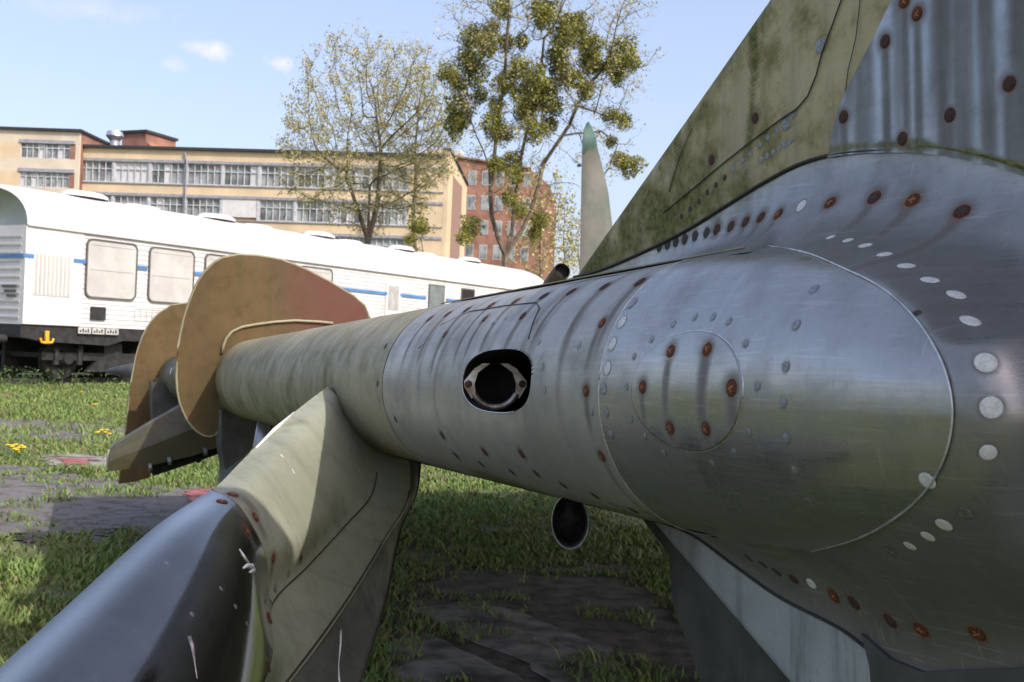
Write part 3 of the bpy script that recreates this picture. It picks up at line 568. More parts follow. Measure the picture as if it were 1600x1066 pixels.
tm, N3, rg = tree('mistletoe_tree', 'tall forked tree crowded with dark balls of mistletoe', b3, [(q3(860, 70), (5.2, 3.2, 4.6), .5), (q3(800, 200), (2.7, 2.4, 3.8), .22), (q3(935, 180), (2.0, 1.8, 3.6), .18), (q3(800, 20), (3, 2.4, 2.5), .1)], tr, 1900, .40, 9, .05, 5, 3, .014)
mist = [(850, 18, 22), (783, 12, 16), (770, 42, 12), (762, 70, 18), (740, 60, 20), (733, 92, 20), (742, 115, 18), (700, 116, 15), (715, 130, 14), (720, 170, 22), (712, 195, 18), (885, 40, 18), (905, 35, 16), (880, 62, 17), (870, 85, 16), (925, 72, 18), (930, 105, 18), (918, 92, 15), (975, 80, 20), (962, 102, 18), (985, 98, 16), (965, 122, 13), (850, 22, 15), (812, 105, 16), (790, 130, 18), (835, 125, 19), (840, 150, 22), (815, 150, 16), (860, 165, 18), (885, 120, 15), (770, 195, 18), (785, 210, 16), (820, 180, 18), (835, 205, 16), (858, 195, 13), (900, 125, 14), (915, 140, 14), (955, 182, 14), (975, 190, 12), (985, 260, 18), (968, 250, 14), (955, 222, 10), (800, 255, 16), (775, 258, 14), (805, 275, 13), (735, 355, 16), (655, 355, 14), (725, 372, 12), (843, 345, 14), (836, 365, 12), (795, 310, 13), (812, 330, 12), (860, 135, 14), (750, 150, 13), (776, 165, 13), (826, 168, 12), (875, 105, 16), (790, 68, 13), (905, 60, 14), (815, 65, 12), (640, 375, 10)]
mv = []
for k in range(3):
    rr = np.random.default_rng(60+k); K = 1100; dd = rr.normal(size=(K, 3)); dd /= np.linalg.norm(dd, axis=1, keepdims=True); rad = (.25+.75*rr.random(K)**.55)[:, None]; C_ = dd*rad*(1+.18*np.sin(dd[:, :1]*5+k)+.12*np.cos(dd[:, 2:]*7)); C_[:, 2] *= .95
    o_ = soup('mistletoe', C_, .12, M['mistle'], None, rr, .4, None); mv.append(o_.data); bpy.data.objects.remove(o_)
for i, (px, py, s) in enumerate(mist):
    p_ = q3(px, py, rg.uniform(-1.3, 1.3)) ; o_ = link('mistletoe', mv[i % 3], tm); o_.location = p_.tolist(); r_ = s/FPX*D3*1.2; o_.scale = (r_*rg.uniform(.85, 1.1), r_, r_*rg.uniform(.85, 1.15)); o_.rotation_euler = (rg.uniform(0, .5), rg.uniform(0, .5), rg.uniform(0, 6))
# distant bushes right of the brick building
for i, (px, py, dep, w_, h_, lb) in enumerate([(880, 365, 70, 1.3, 2.6, 'pale green bushy tree beyond the coach end, right of the brick building'), (902, 375, 74, 1.2, 2.2, 'low pale bushy tree half hidden by the tail fin'), (842, 350, 62, 1.8, 3.6, 'brownish bushy tree in front of the brick building corner'), (655, 350, 58, .7, 1.6, 'small round bush against the yellow gable')]):
    bs = W(px, 530, dep); bs[2] = 0; tp = pxl(bs, px, py, dep); z_ = tp[2]
    tree('bushy_tree', lb, bs, [((tp[0], 0, z_), (w_, w_, h_), 1)], [(np.array([0, 0, 0]), 0), (np.array([0, 0, z_-h_*.9]), 0), (np.array([tp[0]*.5, 0, z_-h_*.5]), 1)], 260, .36, 30+i, .1, 2, 4, .012)[0]['group'] = 'bushy trees between the buildings and the coach'
# weeds in front of the coach bogie
wd = np.random.default_rng(5); C_ = []
for k in range(4000):
    x = wd.uniform(-4, 7); C_.append(np.array([CX+cos(TH)*x*.3-1.4+x*0.5*wd.random(), CY-1.0+sin(TH)*x*.2+wd.normal(0, .3), wd.random()**2.5*.42]))
so_ = soup('weeds', np.array(C_), .03, M['leaf'], None, wd, .25); tag(so_, 'loose weeds growing along the rail in front of the coach bogie', 'weeds')
# far aircraft tail fin
M['fingreen'] = simple('green_fin_paint', (.07, .14, .11), .6, 0, .15, 6); M['fingrey'] = simple('grey_green_fin_paint', (.15, .14, .12), .7, 0, .15, 2, 0, (.09, .115, .095))
D4 = 14; fb = W(930, 530, D4); far = thing('tail_fin', 'slim grey tail fin with green tip of another aircraft behind', 'tail fin', (fb[0], fb[1], 0))
fp = lambda px, py, dd=0: W(px, py, D4+dd)-np.array([fb[0], fb[1], 0])
def finloft(name, left, right, mat, th):
    V = []; F = []; n_ = 10
    for (lx, ly), (rx, ry) in zip(left, right):
        a, c_ = fp(lx, ly), fp(rx, ry, .12)
        for k in range(n_):
            s_ = k/(n_-1)*2*pi; u_ = .5-.5*cos(s_); V.append(a+(c_-a)*u_+np.array([0, 1., 0])*th*sin(s_)*(1-.3*u_))
    m_ = len(left)
    for i in range(m_-1):
        for k in range(n_-1): F.append((i*n_+k, i*n_+k+1, (i+1)*n_+k+1, (i+1)*n_+k))
    return obj(name, np.array(V), F+[tuple(range(n_-1)), tuple((m_-1)*n_+k for k in range(n_-1))], mat, far, True)
finloft('fin', [(909, 245), (908, 300), (907, 360), (905, 440), (904, 540), (900, 760)], [(932, 222), (943, 262), (952, 300), (962, 380), (975, 480), (1010, 760)], M['fingrey'], .035)
finloft('fin_tip', [(916, 193), (912, 203), (909.5, 222), (909, 244)], [(920, 190), (926, 200), (930, 212), (934, 228)], M['fingreen'], .03)
MB().tube([fp(908, 258), fp(902, 259)], .02, 6).build('aerial', M['underframe'], far)

# ================================================================== AIRCRAFT (foreground)
d_c = np.array([-.412, 1, -.03]); d_c /= np.linalg.norm(d_c); n_c = np.array([-.924, -.38, 0]); n_c = np.array([-d_c[1], d_c[0], 0])/np.hypot(d_c[0], d_c[1]); v_c = np.cross(d_c, n_c); v_c = v_c if v_c[2] > 0 else -v_c
B = np.stack([RIGHT, FWD, UP], 1)                 # camera axes -> world
DW, NW, VW = B@d_c, B@n_c, B@v_c; DIST = .55; V0 = -.025; R0 = .125
A0 = CAM - DIST*NW + V0*VW
def T(s, u, v): return A0 + np.multiply.outer(s, DW) + np.multiply.outer(u, NW) + np.multiply.outer(v, VW)
def cyl(s, phi, r=R0): return T(s, r*np.cos(phi), r*np.sin(phi))
def suv(P): q_ = np.asarray(P)-A0; return q_@DW, q_@NW, q_@VW
def on_u(px, py, u):
    r = ray(px, py); t = (u-DIST)/(r@NW); return CAM+t*r
def on_s(px, py, s):
    r = ray(px, py); return CAM + (s-(CAM-A0)@DW)/(r@DW)*r
def on_cyl(px, py, R_=R0):
    r = ray(px, py); o = CAM-A0; a1, b1_ = r-(r@DW)*DW, o-(o@DW)*DW; A_, B_, C_ = a1@a1, 2*a1@b1_, b1_@b1_-R_*R_; disc = B_*B_-4*A_*C_
    t = (-B_-sqrt(max(disc, 0)))/(2*A_); s, u, v = suv(CAM+t*r); return s, math.atan2(v, u)
AO = np.array([A0[0], A0[1], 0.0]) + np.array([DW[0], DW[1], 0])*1.2
craft = thing('military_aircraft', 'weathered khaki and bare metal military aircraft with rusty screws filling the foreground', 'aircraft', AO)
SURF = {}                                          # name -> (object, vertices world)
def surf(name, V, F, mat, uv, smooth=True, parent=None, flip=False):
    if flip: F = F[:, ::-1]
    o = obj(name, (V-AO), F, mat, parent or craft, smooth, uv); SURF.setdefault('all', []).append((o, V, F)); return o
def tubepatch(name, s0, s1, p0, p1, R_, mat, ns, npf, keepf=None, edge=None, parent=None, rfun=None, snap=None):
    s = np.linspace(s0, s1, ns); p = np.linspace(p0, p1, npf); S, P = np.meshgrid(s, p, indexing='ij')
    if snap: S, P = snap(S, P)
    RR = R_ + (rfun(S, P) if rfun else 0); V = T(S.ravel(), (RR*np.cos(P)).ravel(), (RR*np.sin(P)).ravel()); keep = None
    if keepf is not None:
        Sc = (S[1:, 1:]+S[:-1, :-1])/2; Pc = (P[1:, 1:]+P[:-1, :-1])/2; keep = keepf(Sc, Pc)
    F = gridfaces(ns, npf, keep); uv = np.stack([S.ravel(), P.ravel()*R_], 1)
    return surf(name, V, F, mat, uv, flip=True, parent=parent)
# --- leading-edge tube, four skin sections
s_seam = on_cyl(938, 600)[0]; s_kh = on_cyl(598, 590)[0]
hc = on_cyl(777, 596); ha, hb = 0, 0
hl = on_cyl(723, 596); hr = on_cyl(829, 596); ht = on_cyl(777, 546); hbm = on_cyl(777, 645)
hs0 = (hl[0]+hr[0])/2; hsr = abs(hl[0]-hr[0])/2; hp0 = (ht[1]+hbm[1])/2; hpr = abs(ht[1]-hbm[1])/2
def holef(S, P): return (np.abs((S-hs0)/hsr)**2.6+np.abs((P-hp0)/hpr)**2.6)
def snaphole(S, P):
    e = holef(S, P)**(1/2.6); near = (e > .86) & (e < 1.07); k = np.where(near, 1/np.maximum(e, 1e-3), 1); return hs0+(S-hs0)*k, hp0+(P-hp0)*k
dent = lambda S, P: .00045*np.sin(S*21+P*2)*np.cos(P*4+S*9)+.00006*np.sin(S*90)
tubepatch('khaki_skin', s_kh, 3.42, -2.0, 2.0, R0-.0008, M['khaki_pale'], 260, 110, rfun=dent)
tubepatch('gun_bay_skin', s_seam, s_kh, -2.0, 1.36, R0, M['grey'], 420, 260, keepf=lambda S, P: holef(S, P) > 1.0, rfun=dent, snap=snaphole)
# polished bullet section ends along its round seam
seam_px = [(1200, 390), (1260, 400), (1320, 423), (1380, 452), (1430, 495), (1465, 545), (1485, 595), (1492, 650), (1481, 710), (1450, 765), (1400, 808), (1340, 838), (1270, 855)]
SHR = .0115
seam = [on_cyl(*p_, R0-SHR*max(0, cos(on_cyl(*p_)[1]))) for p_ in seam_px]
def shrink(S, P): x = np.clip(.12-(S-sseam(P)), 0, .2); return -.8*x*x*np.clip(np.cos(P), 0, 1)
sp_s = np.array([q_[0] for q_ in seam]+[.78, .95]); sp_p = np.array([q_[1] for q_ in seam]+[seam[-1][1]-.10, -2.0])
order = np.argsort(sp_p)
def sseam(P): return np.interp(P, sp_p[order], sp_s[order])
# --- polished section as a grid from seam to seam
ns, npf = 260, 240; P = np.linspace(-2.0, 1.36, npf); tt = np.linspace(0, 1, ns); SS = sseam(P)[None]+(s_seam-.0-sseam(P))[None]*tt[:, None]; PP = np.repeat(P[None], ns, 0)
# smooth the seam curve
RRp = (R0+.0012+dent(SS, PP)*.35+shrink(SS, PP)).ravel(); V = T(SS.ravel(), RRp*np.cos(PP.ravel()), RRp*np.sin(PP.ravel()))
surf('polished_skin', V, gridfaces(ns, npf), M['polish'], np.stack([SS.ravel(), PP.ravel()*R0], 1), flip=True)
# crown strip in khaki paint
tubepatch('crown_skin', .85, s_kh, 1.3, 2.3, R0+.0022, M['khaki'], 220, 30)
# belly strip and unseen wing box behind, enlarged to shade the ground
tubepatch('belly_strip', .74, 3.3, -2.3, -1.5, R0+.0035, M['darkgrey'], 120, 12)
wb_ = MB()
for s0_, s1_ in ((.15, 7.4),):
    prof = [(-.06, .112), (-.35, .11), (-1.0, .085), (-1.9, .03), (-4.0, -.01), (-1.9, -.05), (-1.0, -.085), (-.35, -.11), (-.06, -.112)]
    A_ = [T(s0_, u, v)-AO for u, v in prof]; C_ = [T(s1_, u, v)-AO for u, v in prof]; k = len(prof); wb_.add(A_+C_, [(i, (i+1) % k, k+(i+1) % k, k+i) for i in range(k)]+[tuple(range(k)), tuple(range(2*k-1, k-1, -1))])
wb_.build('unseen_wing_box', M['khaki'], craft)
tubepatch('outer_skin', 3.42, 7.4, -2.0, 2.0, R0-.012, M['olive'], 120, 60)
tubepatch('tip_cap', 7.4, 7.401, -pi, pi, R0*.9, M['olive'], 2, 30)
# --- fairing loft
WU = -.028; WL = -.006
colsU = [((880, 446), (886, 436)), ((930, 436), (940, 422)), ((1000, 424), (1010, 392)), ((1060, 412), (1070, 362)), ((1120, 402), (1130, 325)), ((1170, 395), (1190, 288)), ((1210, 392), (1250, 257)), ((1262, 401), (1310, 241)), ((1320, 423), (1390, 235)), ((1380, 452), (1480, 240)), ((1430, 495), (1600, 270)), ((1465, 545), (1730, 330))]
colsM = [((1485, 595), (1860, 470)), ((1492, 650), (1930, 670)), ((1481, 710), (1860, 880))]
colsL = [((1450, 765), (1740, 1035)), ((1400, 808), (1590, 1051)), ((1340, 838), (1470, 1056)), ((1270, 855), (1397, 1039)), ((1238, 852), (1352, 1010)), ((1200, 845), (1310, 980)), ((1130, 828), (1220, 934)), ((1070, 812), (1150, 885)), ((1010, 800), (1080, 835)), ((950, 785), (1005, 806))]
cols = []
for grp, cc in (('U', colsU), ('M', colsM), ('L', colsL)):
    for a_, b_ in cc:
        s_, ph_ = on_cyl(*a_); ss_ = a_[0] >= 1180; kc = max(0, cos(ph_)) if ss_ else 0
        if ss_: s_, ph_ = on_cyl(*a_, R0-SHR*kc)
        p0 = cyl(s_, ph_, R0+.0004-SHR*kc); nn = cos(ph_)*NW+sin(ph_)*VW-DW*.19*kc; nn /= np.linalg.norm(nn)
        if grp == 'U': p1 = on_u(b_[0], b_[1], WU); t1 = VW*1.0-DW*.1
        elif grp == 'L': p1 = on_u(b_[0], b_[1], WL); t1 = -VW*1.0-DW*.1
        else: p1 = on_u(b_[0], b_[1], WU+.008); t1 = -DW+VW*(.3 if a_[1] < 640 else (-.3 if a_[1] > 700 else 0))
        near_ = grp == 'U' and a_[0] >= 1180
        L_ = np.linalg.norm(p1-p0); dd = p1-p0; t0 = dd-(dd@nn)*nn; t0 = t0/np.linalg.norm(t0)
        if grp == 'U' and not near_: t0 = t0*.8-NW*.2; t0 -= (t0@nn)*nn; t0 /= np.linalg.norm(t0)
        t1 = t1/np.linalg.norm(t1)
        k0, k1 = (.32, 1.35) if near_ else ((1.0, 1.1) if grp != 'M' else (1.0, .9))
        if grp == 'L': k0, k1 = .95, .9
        cols.append([p0, t0*L_*k0, p1, t1*L_*k1])
cols = np.array(cols); nc = 420; CC = catmull(cols, nc); nr = 130; h = np.linspace(0, 1, nr)[None, :, None]
Pf = (2*h**3-3*h**2+1)*CC[:, None, 0]+(h**3-2*h**2+h)*CC[:, None, 1]+(-2*h**3+3*h**2)*CC[:, None, 2]+(h**3-h**2)*CC[:, None, 3]
s_, u_, v_ = suv(Pf.reshape(-1, 3)); uvf = np.stack([s_, v_], 1)
fairing = surf('root_fairing', Pf.reshape(-1, 3), gridfaces(nc, nr), M['fairing'], uvf)
EDGE = CC[:, 2]                                    # outer edge curve
# --- fin wall above the fairing
def slab(name, LE, top_v, mat, u0, sign, rows, send=-.35, nsx=200, nvx=200, zlo=None, le_r=.012, bulge=.0):
    """vertical slab: LE(v)->s of leading edge; rows = (v0,v1)"""
    v = np.linspace(rows[0], rows[1], nvx); x = np.linspace(0, 1, nsx)**1.5; SL = LE(v)[:, None]; S = SL+(send-SL)*x[None]; Vv = np.repeat(v[:, None], nsx, 1); dist = SL-S
    U = u0-le_r*(1-np.sqrt(1-np.clip(1-dist/(le_r*3), 0, 1)**2))+bulge*np.sin(np.clip(dist/1.0, 0, 1)*pi/2)
    P_ = T(S.ravel(), U.ravel(), Vv.ravel()); return surf(name, P_, gridfaces(nvx, nsx), mat, np.stack([S.ravel(), Vv.ravel()], 1), flip=(sign > 0)), S, U, Vv
l0 = suv(on_u(886, 440, WU)); l1_ = suv(on_u(1190, 0, WU)); lm = suv(on_u(1040, 218, WU))
def LEu(v): return np.interp(v, [-.05, l0[2], lm[2], l1_[2], 1.3], [l0[0]+.06, l0[0], lm[0], l1_[0], l1_[0]-(1.3-l1_[2])*.75])
finp, S_, U_, Vv_ = slab('fin_skin', LEu, None, M['finpaint'], WU-.001, -1, (.06, 1.3), nsx=260, nvx=300)
bk = T(S_.ravel(), (2*(WU-.03)-U_).ravel(), Vv_.ravel()); surf('fin_far_skin', bk, gridfaces(*S_.shape), M['finpaint'], np.stack([S_.ravel(), Vv_.ravel()], 1))
# polished streaky panel on the fin: right of a curve
bp = [(1296, 250), (1303, 215), (1310, 180), (1325, 140), (1343, 105), (1368, 60), (1398, 0), (1440, -80), (1500, -220)]
bs_ = np.array([suv(on_u(a_, b_, WU))[0] for a_, b_ in bp]); bv_ = np.array([suv(on_u(a_, b_, WU))[2] for a_, b_ in bp]); oo = np.argsort(bv_)
es_, _, ev_ = suv(EDGE[30:250]); eo_ = np.argsort(es_); EV = lambda S: np.interp(S, es_[eo_], ev_[eo_])
yy = np.linspace(0, 1, 320); vp = .18+.46*yy; x = np.linspace(0, 1, 460); sl_ = np.interp(vp, bv_[oo], bs_[oo]); S = sl_[:, None]+(-.3-sl_[:, None])*x[None]; Vv = EV(S)-.002+(.64-EV(S))*yy[:, None]
sl2_ = np.interp(Vv[:, 0], bv_[oo], bs_[oo]); S = sl2_[:, None]+(-.3-sl2_[:, None])*x[None]; Vv = EV(S)-.002+(.64-EV(S))*yy[:, None]
U = np.full_like(S, WU+.003)+.0008*np.sin(S*30)*np.sin(Vv*22)
surf('fin_panel', T(S.ravel(), U.ravel(), Vv.ravel()), gridfaces(320, 460), M['finmetal'], np.stack([S.ravel(), Vv.ravel()], 1))
# lower wall
l0 = suv(on_u(1000, 800, WL)); l1b = suv(on_u(1225, 1066, WL)); lmb = suv(on_u(1110, 930, WL))
def LEl(v): return np.interp(v, [-1.0, l1b[2], lmb[2], l0[2], 0], [l1b[0]-.75*(l1b[2]+1.0)*1.0, l1b[0], lmb[0], l0[0], l0[0]+.02])
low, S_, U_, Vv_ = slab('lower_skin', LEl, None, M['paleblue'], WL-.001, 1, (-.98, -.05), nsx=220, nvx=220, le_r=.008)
surf('lower_far_skin', T(S_.ravel(), (2*(WL-.02)-U_).ravel(), Vv_.ravel()), gridfaces(*S_.shape), M['darkgrey'], np.stack([S_.ravel(), Vv_.ravel()], 1))
# darker second lower panel right of the pale one, and dark door behind
q_ = [on_u(a_, b_, WL+.004) for a_, b_ in ((1345, 990), (1358, 1040), (1364, 1110), (1700, 1200), (1700, 1040), (1440, 1050), (1390, 1030))]
MB().prism([p_-AO for p_ in q_], -NW*.006).build('lower_panel', M['darkgrey'], craft)
q_ = [on_u(a_, b_, -.06) for a_, b_ in ((1000, 806), (1045, 866), (1050, 940), (1072, 1000), (1110, 1110), (1300, 1150), (1330, 1000), (1150, 860), (1060, 800))]
MB().prism([p_-AO for p_ in q_], -NW*.02).build('gear_door', M['darkgrey'], craft)
# fuselage volume, added out of view behind the fairing to cast shade
V = []; prof = []
st = [(-1.6, .55), (-.9, .66), (0, .66), (.7, .52), (1.15, .36), (1.45, .12)]
for s_, r_ in st:
    for k in range(28): a_ = 2*pi*k/28; V.append(T(s_, -.12-.72+r_*cos(a_)*1.0, .05+r_*.85*sin(a_)))
surf('unseen_fuselage', np.array(V), np.array([(i*28+k, i*28+(k+1) % 28, (i+1)*28+(k+1) % 28, (i+1)*28+k) for i in range(5) for k in range(28)]), M['khaki'], np.stack([np.array(V)[:, 0], np.array(V)[:, 2]], 1))
# --- fences
def plate(name, pix, s, th, mat, parent=None, sub=8):
    P_ = np.array([on_s(a_, b_, s) for a_, b_ in pix]); return MB().prism([p_-AO for p_ in P_], DW*th), P_
f1 = [(576, 499), (575, 490), (570, 478), (553, 463), (515, 440), (478, 421), (440, 406), (403, 399.5), (373, 398), (348, 403), (334, 411), (320, 425), (309, 441), (301, 459), (294, 477), (288, 496), (283, 518), (279, 541), (276.5, 565), (276, 590), (277.5, 610), (281, 628), (287, 644), (294, 658), (301, 667), (309, 674.5), (318, 680), (328, 682), (335, 680), (340, 674), (342, 650), (342, 600), (400, 594), (576, 594)]
f2 = [(400, 500), (340, 482), (310, 475), (290, 474), (268, 477), (249, 489), (238, 500), (230, 511), (223, 525), (217, 541), (212, 558), (209, 575), (205, 597), (202, 620), (200, 640), (198, 658), (196, 676), (192, 705), (188, 735), (186, 756), (210, 753), (235, 746), (242, 700), (242, 640), (242, 590), (400, 590)]
import bmesh
def fence(name, pix, s, mat, label=None, nr_=1):
    mb, P_ = plate(name, pix, s, .012, mat); me = mesh(name, mb.v, mb.f, mat); bm = bmesh.new(); bm.from_mesh(me)
    bmesh.ops.triangulate(bm, faces=[f for f in bm.faces if len(f.verts) > 4]); bm.to_mesh(me); bm.free()
    uvl = me.uv_layers.new(name='UVMap')
    for lp in me.loops:
        w_ = np.array(me.vertices[lp.vertex_index].co)+AO; s_, u_, v_ = suv(w_); uvl.data[lp.index].uv = (u_, v_)
    o = link(name, me, craft); return o, P_
fe1, FP1 = fence('wing_fence', f1, 3.4, M['brown']); fe2, FP2 = fence('wing_fence', f2, 5.7, M['brown'])
for k, FP in enumerate((FP1[:30], FP2[:20])):      # rounded light rim
    MB().tube([p_-AO+DW*.004 for p_ in FP], .0075 if 0 else .0045, 8).build('fence_rim', M['khaki_pale'], fe1 if k == 0 else fe2, True)
lip = [(347, 552), (349, 540), (354, 528), (363, 518), (378, 511), (400, 507), (430, 503), (462, 501), (500, 503), (520, 505)]
MB().tube([on_s(a_, b_, 3.395)-AO for a_, b_ in lip], .0045, 6).build('sealant_bead', M['khaki_pale'], fe1, True)
# pitot cone beyond
c0 = on_s(205, 580, 8.6); c1 = on_s(166, 580, 8.9)
MB().tube([W(150+95, 581, 8.5)-AO, W(205, 580, 8.6)-AO, W(185, 580, 8.65)-AO, W(172, 580, 8.7)-AO, W(165, 581, 8.72)-AO], [.085, .062, .04, .022, .006], 16).build('pitot_cone', M['darkgrey'], craft, True)
# white dots on the tube between fences
for px in (267, 276):
    p_ = W(px, 580, 4.6) 
# --- small outer pylon
def pyl(name, pix, s, th, mat): return plate(name, pix, s, th, mat)[0].build(name, mat, craft)
sm = MB(); tp_ = [(171, 703), (180, 695), (230, 664), (290, 630), (372, 600), (430, 590)]; bt_ = [(169, 736), (180, 735), (235, 727), (300, 712), (350, 695), (430, 660)]
V = []
for (a_, b_) in zip(tp_, bt_):
    p0 = on_s(*a_, 4.5); p1 = on_s(*b_, 4.45); mid = (p0+p1)/2-DW*.052 + ray(781, 601)*.0+RIGHT*.003
    V += [p0+DW*.12, p0+DW*.03, p0-DW*.01, p0*.75+p1*.25-DW*.035, mid, p1-DW*.02, p1+DW*.12]
nrow = 7; sF = gridfaces(6, nrow).tolist()+[tuple(range(nrow)), tuple(range(5*nrow+nrow-1, 5*nrow-1, -1))]
vv = np.array(V); s_, u_, v_ = suv(vv); obj('outer_pylon', vv-AO, sF, M['olive'], craft, False, np.stack([u_, v_], 1))
MB().tube([on_s(170, 703, 4.49)-AO, on_s(168, 737, 4.45)-AO], .006, 6).build('pylon_front_edge', M['khaki_pale'], craft)
b = plate('launcher_rail', [(228, 728), (262, 722), (330, 702), (395, 672), (395, 690), (335, 712), (300, 724), (240, 744), (236, 738)], 4.52, .08, None)[0]
for a_, b_ in ((262, 717), (285, 712), (310, 708)): b.tube([on_s(a_, b_, 4.5)-AO, on_s(a_, b_+12, 4.46)-AO], .012, 6)
b.build('launcher_rail', M['soot'], craft)
for a_, b_ in ((262, 721), (232, 731), (318, 706)): MB().tube([on_s(a_, b_, 4.42)-AO, on_s(a_+5, b_-1, 4.42)-AO], .016, 8).build('rail_bolt', M['bluegrey'], craft)
plate('x', [(236, 596), (345, 610), (345, 690), (300, 662), (276, 640), (258, 655), (240, 680)], 5.4, .15, None)[0].build('inner_dark_plate', M['darkgrey'], craft)  # dark plate added to stand in for the dark wheel-well gap
# dark inner pylon, gear strut
plate('x', [(346, 640), (430, 655), (520, 690), (420, 690), (396, 700), (382, 712), (352, 735), (346, 700)], 4.1, .15, None)[0].build('inner_dark_plate', M['darkgrey'], craft)
g0 = W(368, 690, 4.4)-AO; g1 = W(352, 800, 4.4)-AO; g1[2] = .0
MB().tube([W(372, 640, 4.4)-AO, g0, W(362, 740, 4.4)-AO, g1], [.06, .062, .05, .05], 16).build('gear_leg', M['bluegrey'], craft, True)
MB().tube([W(415, 650, 3.6)-AO, W(405, 700, 3.6)-AO, W(398, 760, 3.6)-AO], .022, 10).build('gear_strut', M['zinc'], craft, True)
wc = np.array([g1[0], g1[1], .28]); MB().tube([wc-NW*.1, wc-NW*.08, wc+NW*.08, wc+NW*.1], [.22, .28, .28, .22], 24).build('wheel', M['underframe'], craft)
# --- near swept pylon (loft)
rowsP = [
 [(512, 604, 1.86), (527, 620, 1.835), (544, 650, 1.84), (590, 697, 1.87), (640, 712, 1.895), (659, 720, 1.92)],
 [(470, 636, 1.73), (501, 654, 1.695), (536, 705, 1.69), (583, 768, 1.73), (638, 780, 1.80), (652, 770, 1.86)],
 [(420, 678, 1.59), (458, 702, 1.55), (510, 775, 1.55), (537, 824, 1.59), (600, 845, 1.68), (627, 830, 1.76)],
 [(375, 723, 1.46), (415, 750, 1.42), (464, 835, 1.42), (482, 884, 1.465), (556, 917, 1.55), (607, 928, 1.65)],
 [(331, 766, 1.34), (370, 790, 1.305), (412, 865, 1.315), (425, 945, 1.345), (506, 990, 1.43), (580, 1020, 1.52)],
 [(243, 826, 1.19), (300, 853, 1.145), (380, 945, 1.155), (422, 1030, 1.19), (448, 1066, 1.28), (552, 1105, 1.40)],
 [(100, 955, 1.02), (175, 980, .975), (290, 1070, .985), (370, 1150, 1.02), (385, 1145, 1.10), (510, 1210, 1.22)],
 [(-70, 1112, .87), (20, 1140, .825), (160, 1230, .84), (250, 1310, .87), (300, 1250, .95), (420, 1340, 1.06)]]
RP = np.array([[W(*p_) for p_ in r_] for r_ in rowsP])
# back side columns
ext = RP.shape[1]; BK0 = RP[:, 0]+np.array([W(r_[0][0]+14, r_[0][1]+10, r_[0][2]+.07) for r_ in rowsP])-RP[:, 0]; BK1 = RP[:, 5]+DW*.05
BKm = (BK0+BK1)/2+DW*.10-NW*.02
full = np.concatenate([RP, BK1[:, None], BKm[:, None], BK0[:, None]], 1)      # 9 columns, to be closed
rows_f = catmull(full, 7*24+1); 
def colspl(Rf, n_): return np.stack([catmull(r_, n_) for r_ in Rf])
front = colspl(catmull(RP, 7*24+1), 5*24+1); nR, nC = front.shape[:2]
s_, u_, v_ = suv(front.reshape(-1, 3)); uvp = np.stack([np.repeat(np.arange(nR)/nR*1.3, nC), np.tile(np.arange(nC)/nC*.4, nR)], 1)
ii, jj = np.meshgrid(np.arange(nR-1), np.arange(nC-1), indexing='ij'); pol = (ii >= 96) & (jj < 72)
low2 = (jj >= 96)
offn = np.zeros_like(front)
pylon = surf('pylon_skin', front.reshape(-1, 3), gridfaces(nR, nC, ~pol & ~low2), M['pylonpaint'], uvp)
# dark flap below the second panel line
surf('pylon_flap', (front-ray(560, 950)*-.006).reshape(-1, 3), gridfaces(nR, nC, low2), M['flapgrey'], uvp)
sleeve = front[96:, :73]; cN = np.cross(np.gradient(sleeve, axis=0), np.gradient(sleeve, axis=1)); cN /= np.linalg.norm(cN, axis=2, keepdims=True); 
if (cN.reshape(-1, 3)@ray(400, 900)).mean() > 0: cN = -cN
sl2 = sleeve+cN*.0022; k_ = sl2.shape[:2]; surf('polished_edge', sl2.reshape(-1, 3), gridfaces(*k_), M['black'], np.stack([np.repeat(np.arange(k_[0])/k_[0]*.7, k_[1]), np.tile(np.arange(k_[1])/k_[1]*.3, k_[0])], 1))
SL = sl2
# close the back
bkc = colspl(np.concatenate([catmull(BK0, 60)[:, None], catmull(BKm, 60)[:, None], catmull(BK1, 60)[:, None]], 1), 12)
f0 = catmull(RP[:, 0], 60)[:, None]; f5 = catmull(RP[:, 5], 60)[:, None]; bkc = np.concatenate([f0, bkc, f5], 1)
obj('pylon_back', (bkc-AO).reshape(-1, 3), gridfaces(60, bkc.shape[1]), M['olive'], craft, True)
# panel lines on the pylon: dark grooves with light lips
def polyline(name, pts, r, mat, parent=None): return MB().tube([np.asarray(p_)-AO for p_ in pts], r, 5).build(name, mat, parent or craft, True)
polyline('panel_gap', [front[i, 72]-ray(500, 900)*.001 for i in range(14, 100, 4)], .0011, M['groove'], pylon)
polyline('panel_gap', [front[i, 96]-ray(500, 900)*.001 for i in range(20, 168, 4)], .0022, M['groove'], pylon)
polyline('panel_lip', [front[i, 97]-ray(500, 900)*.003+VW*.001 for i in range(20, 168, 4)], .0016, M['khaki_pale'], pylon)
polyline('sleeve_edge', [front[96, j]-ray(400, 850)*.003 for j in range(0, 73, 4)], .0016, M['rust2'], pylon)
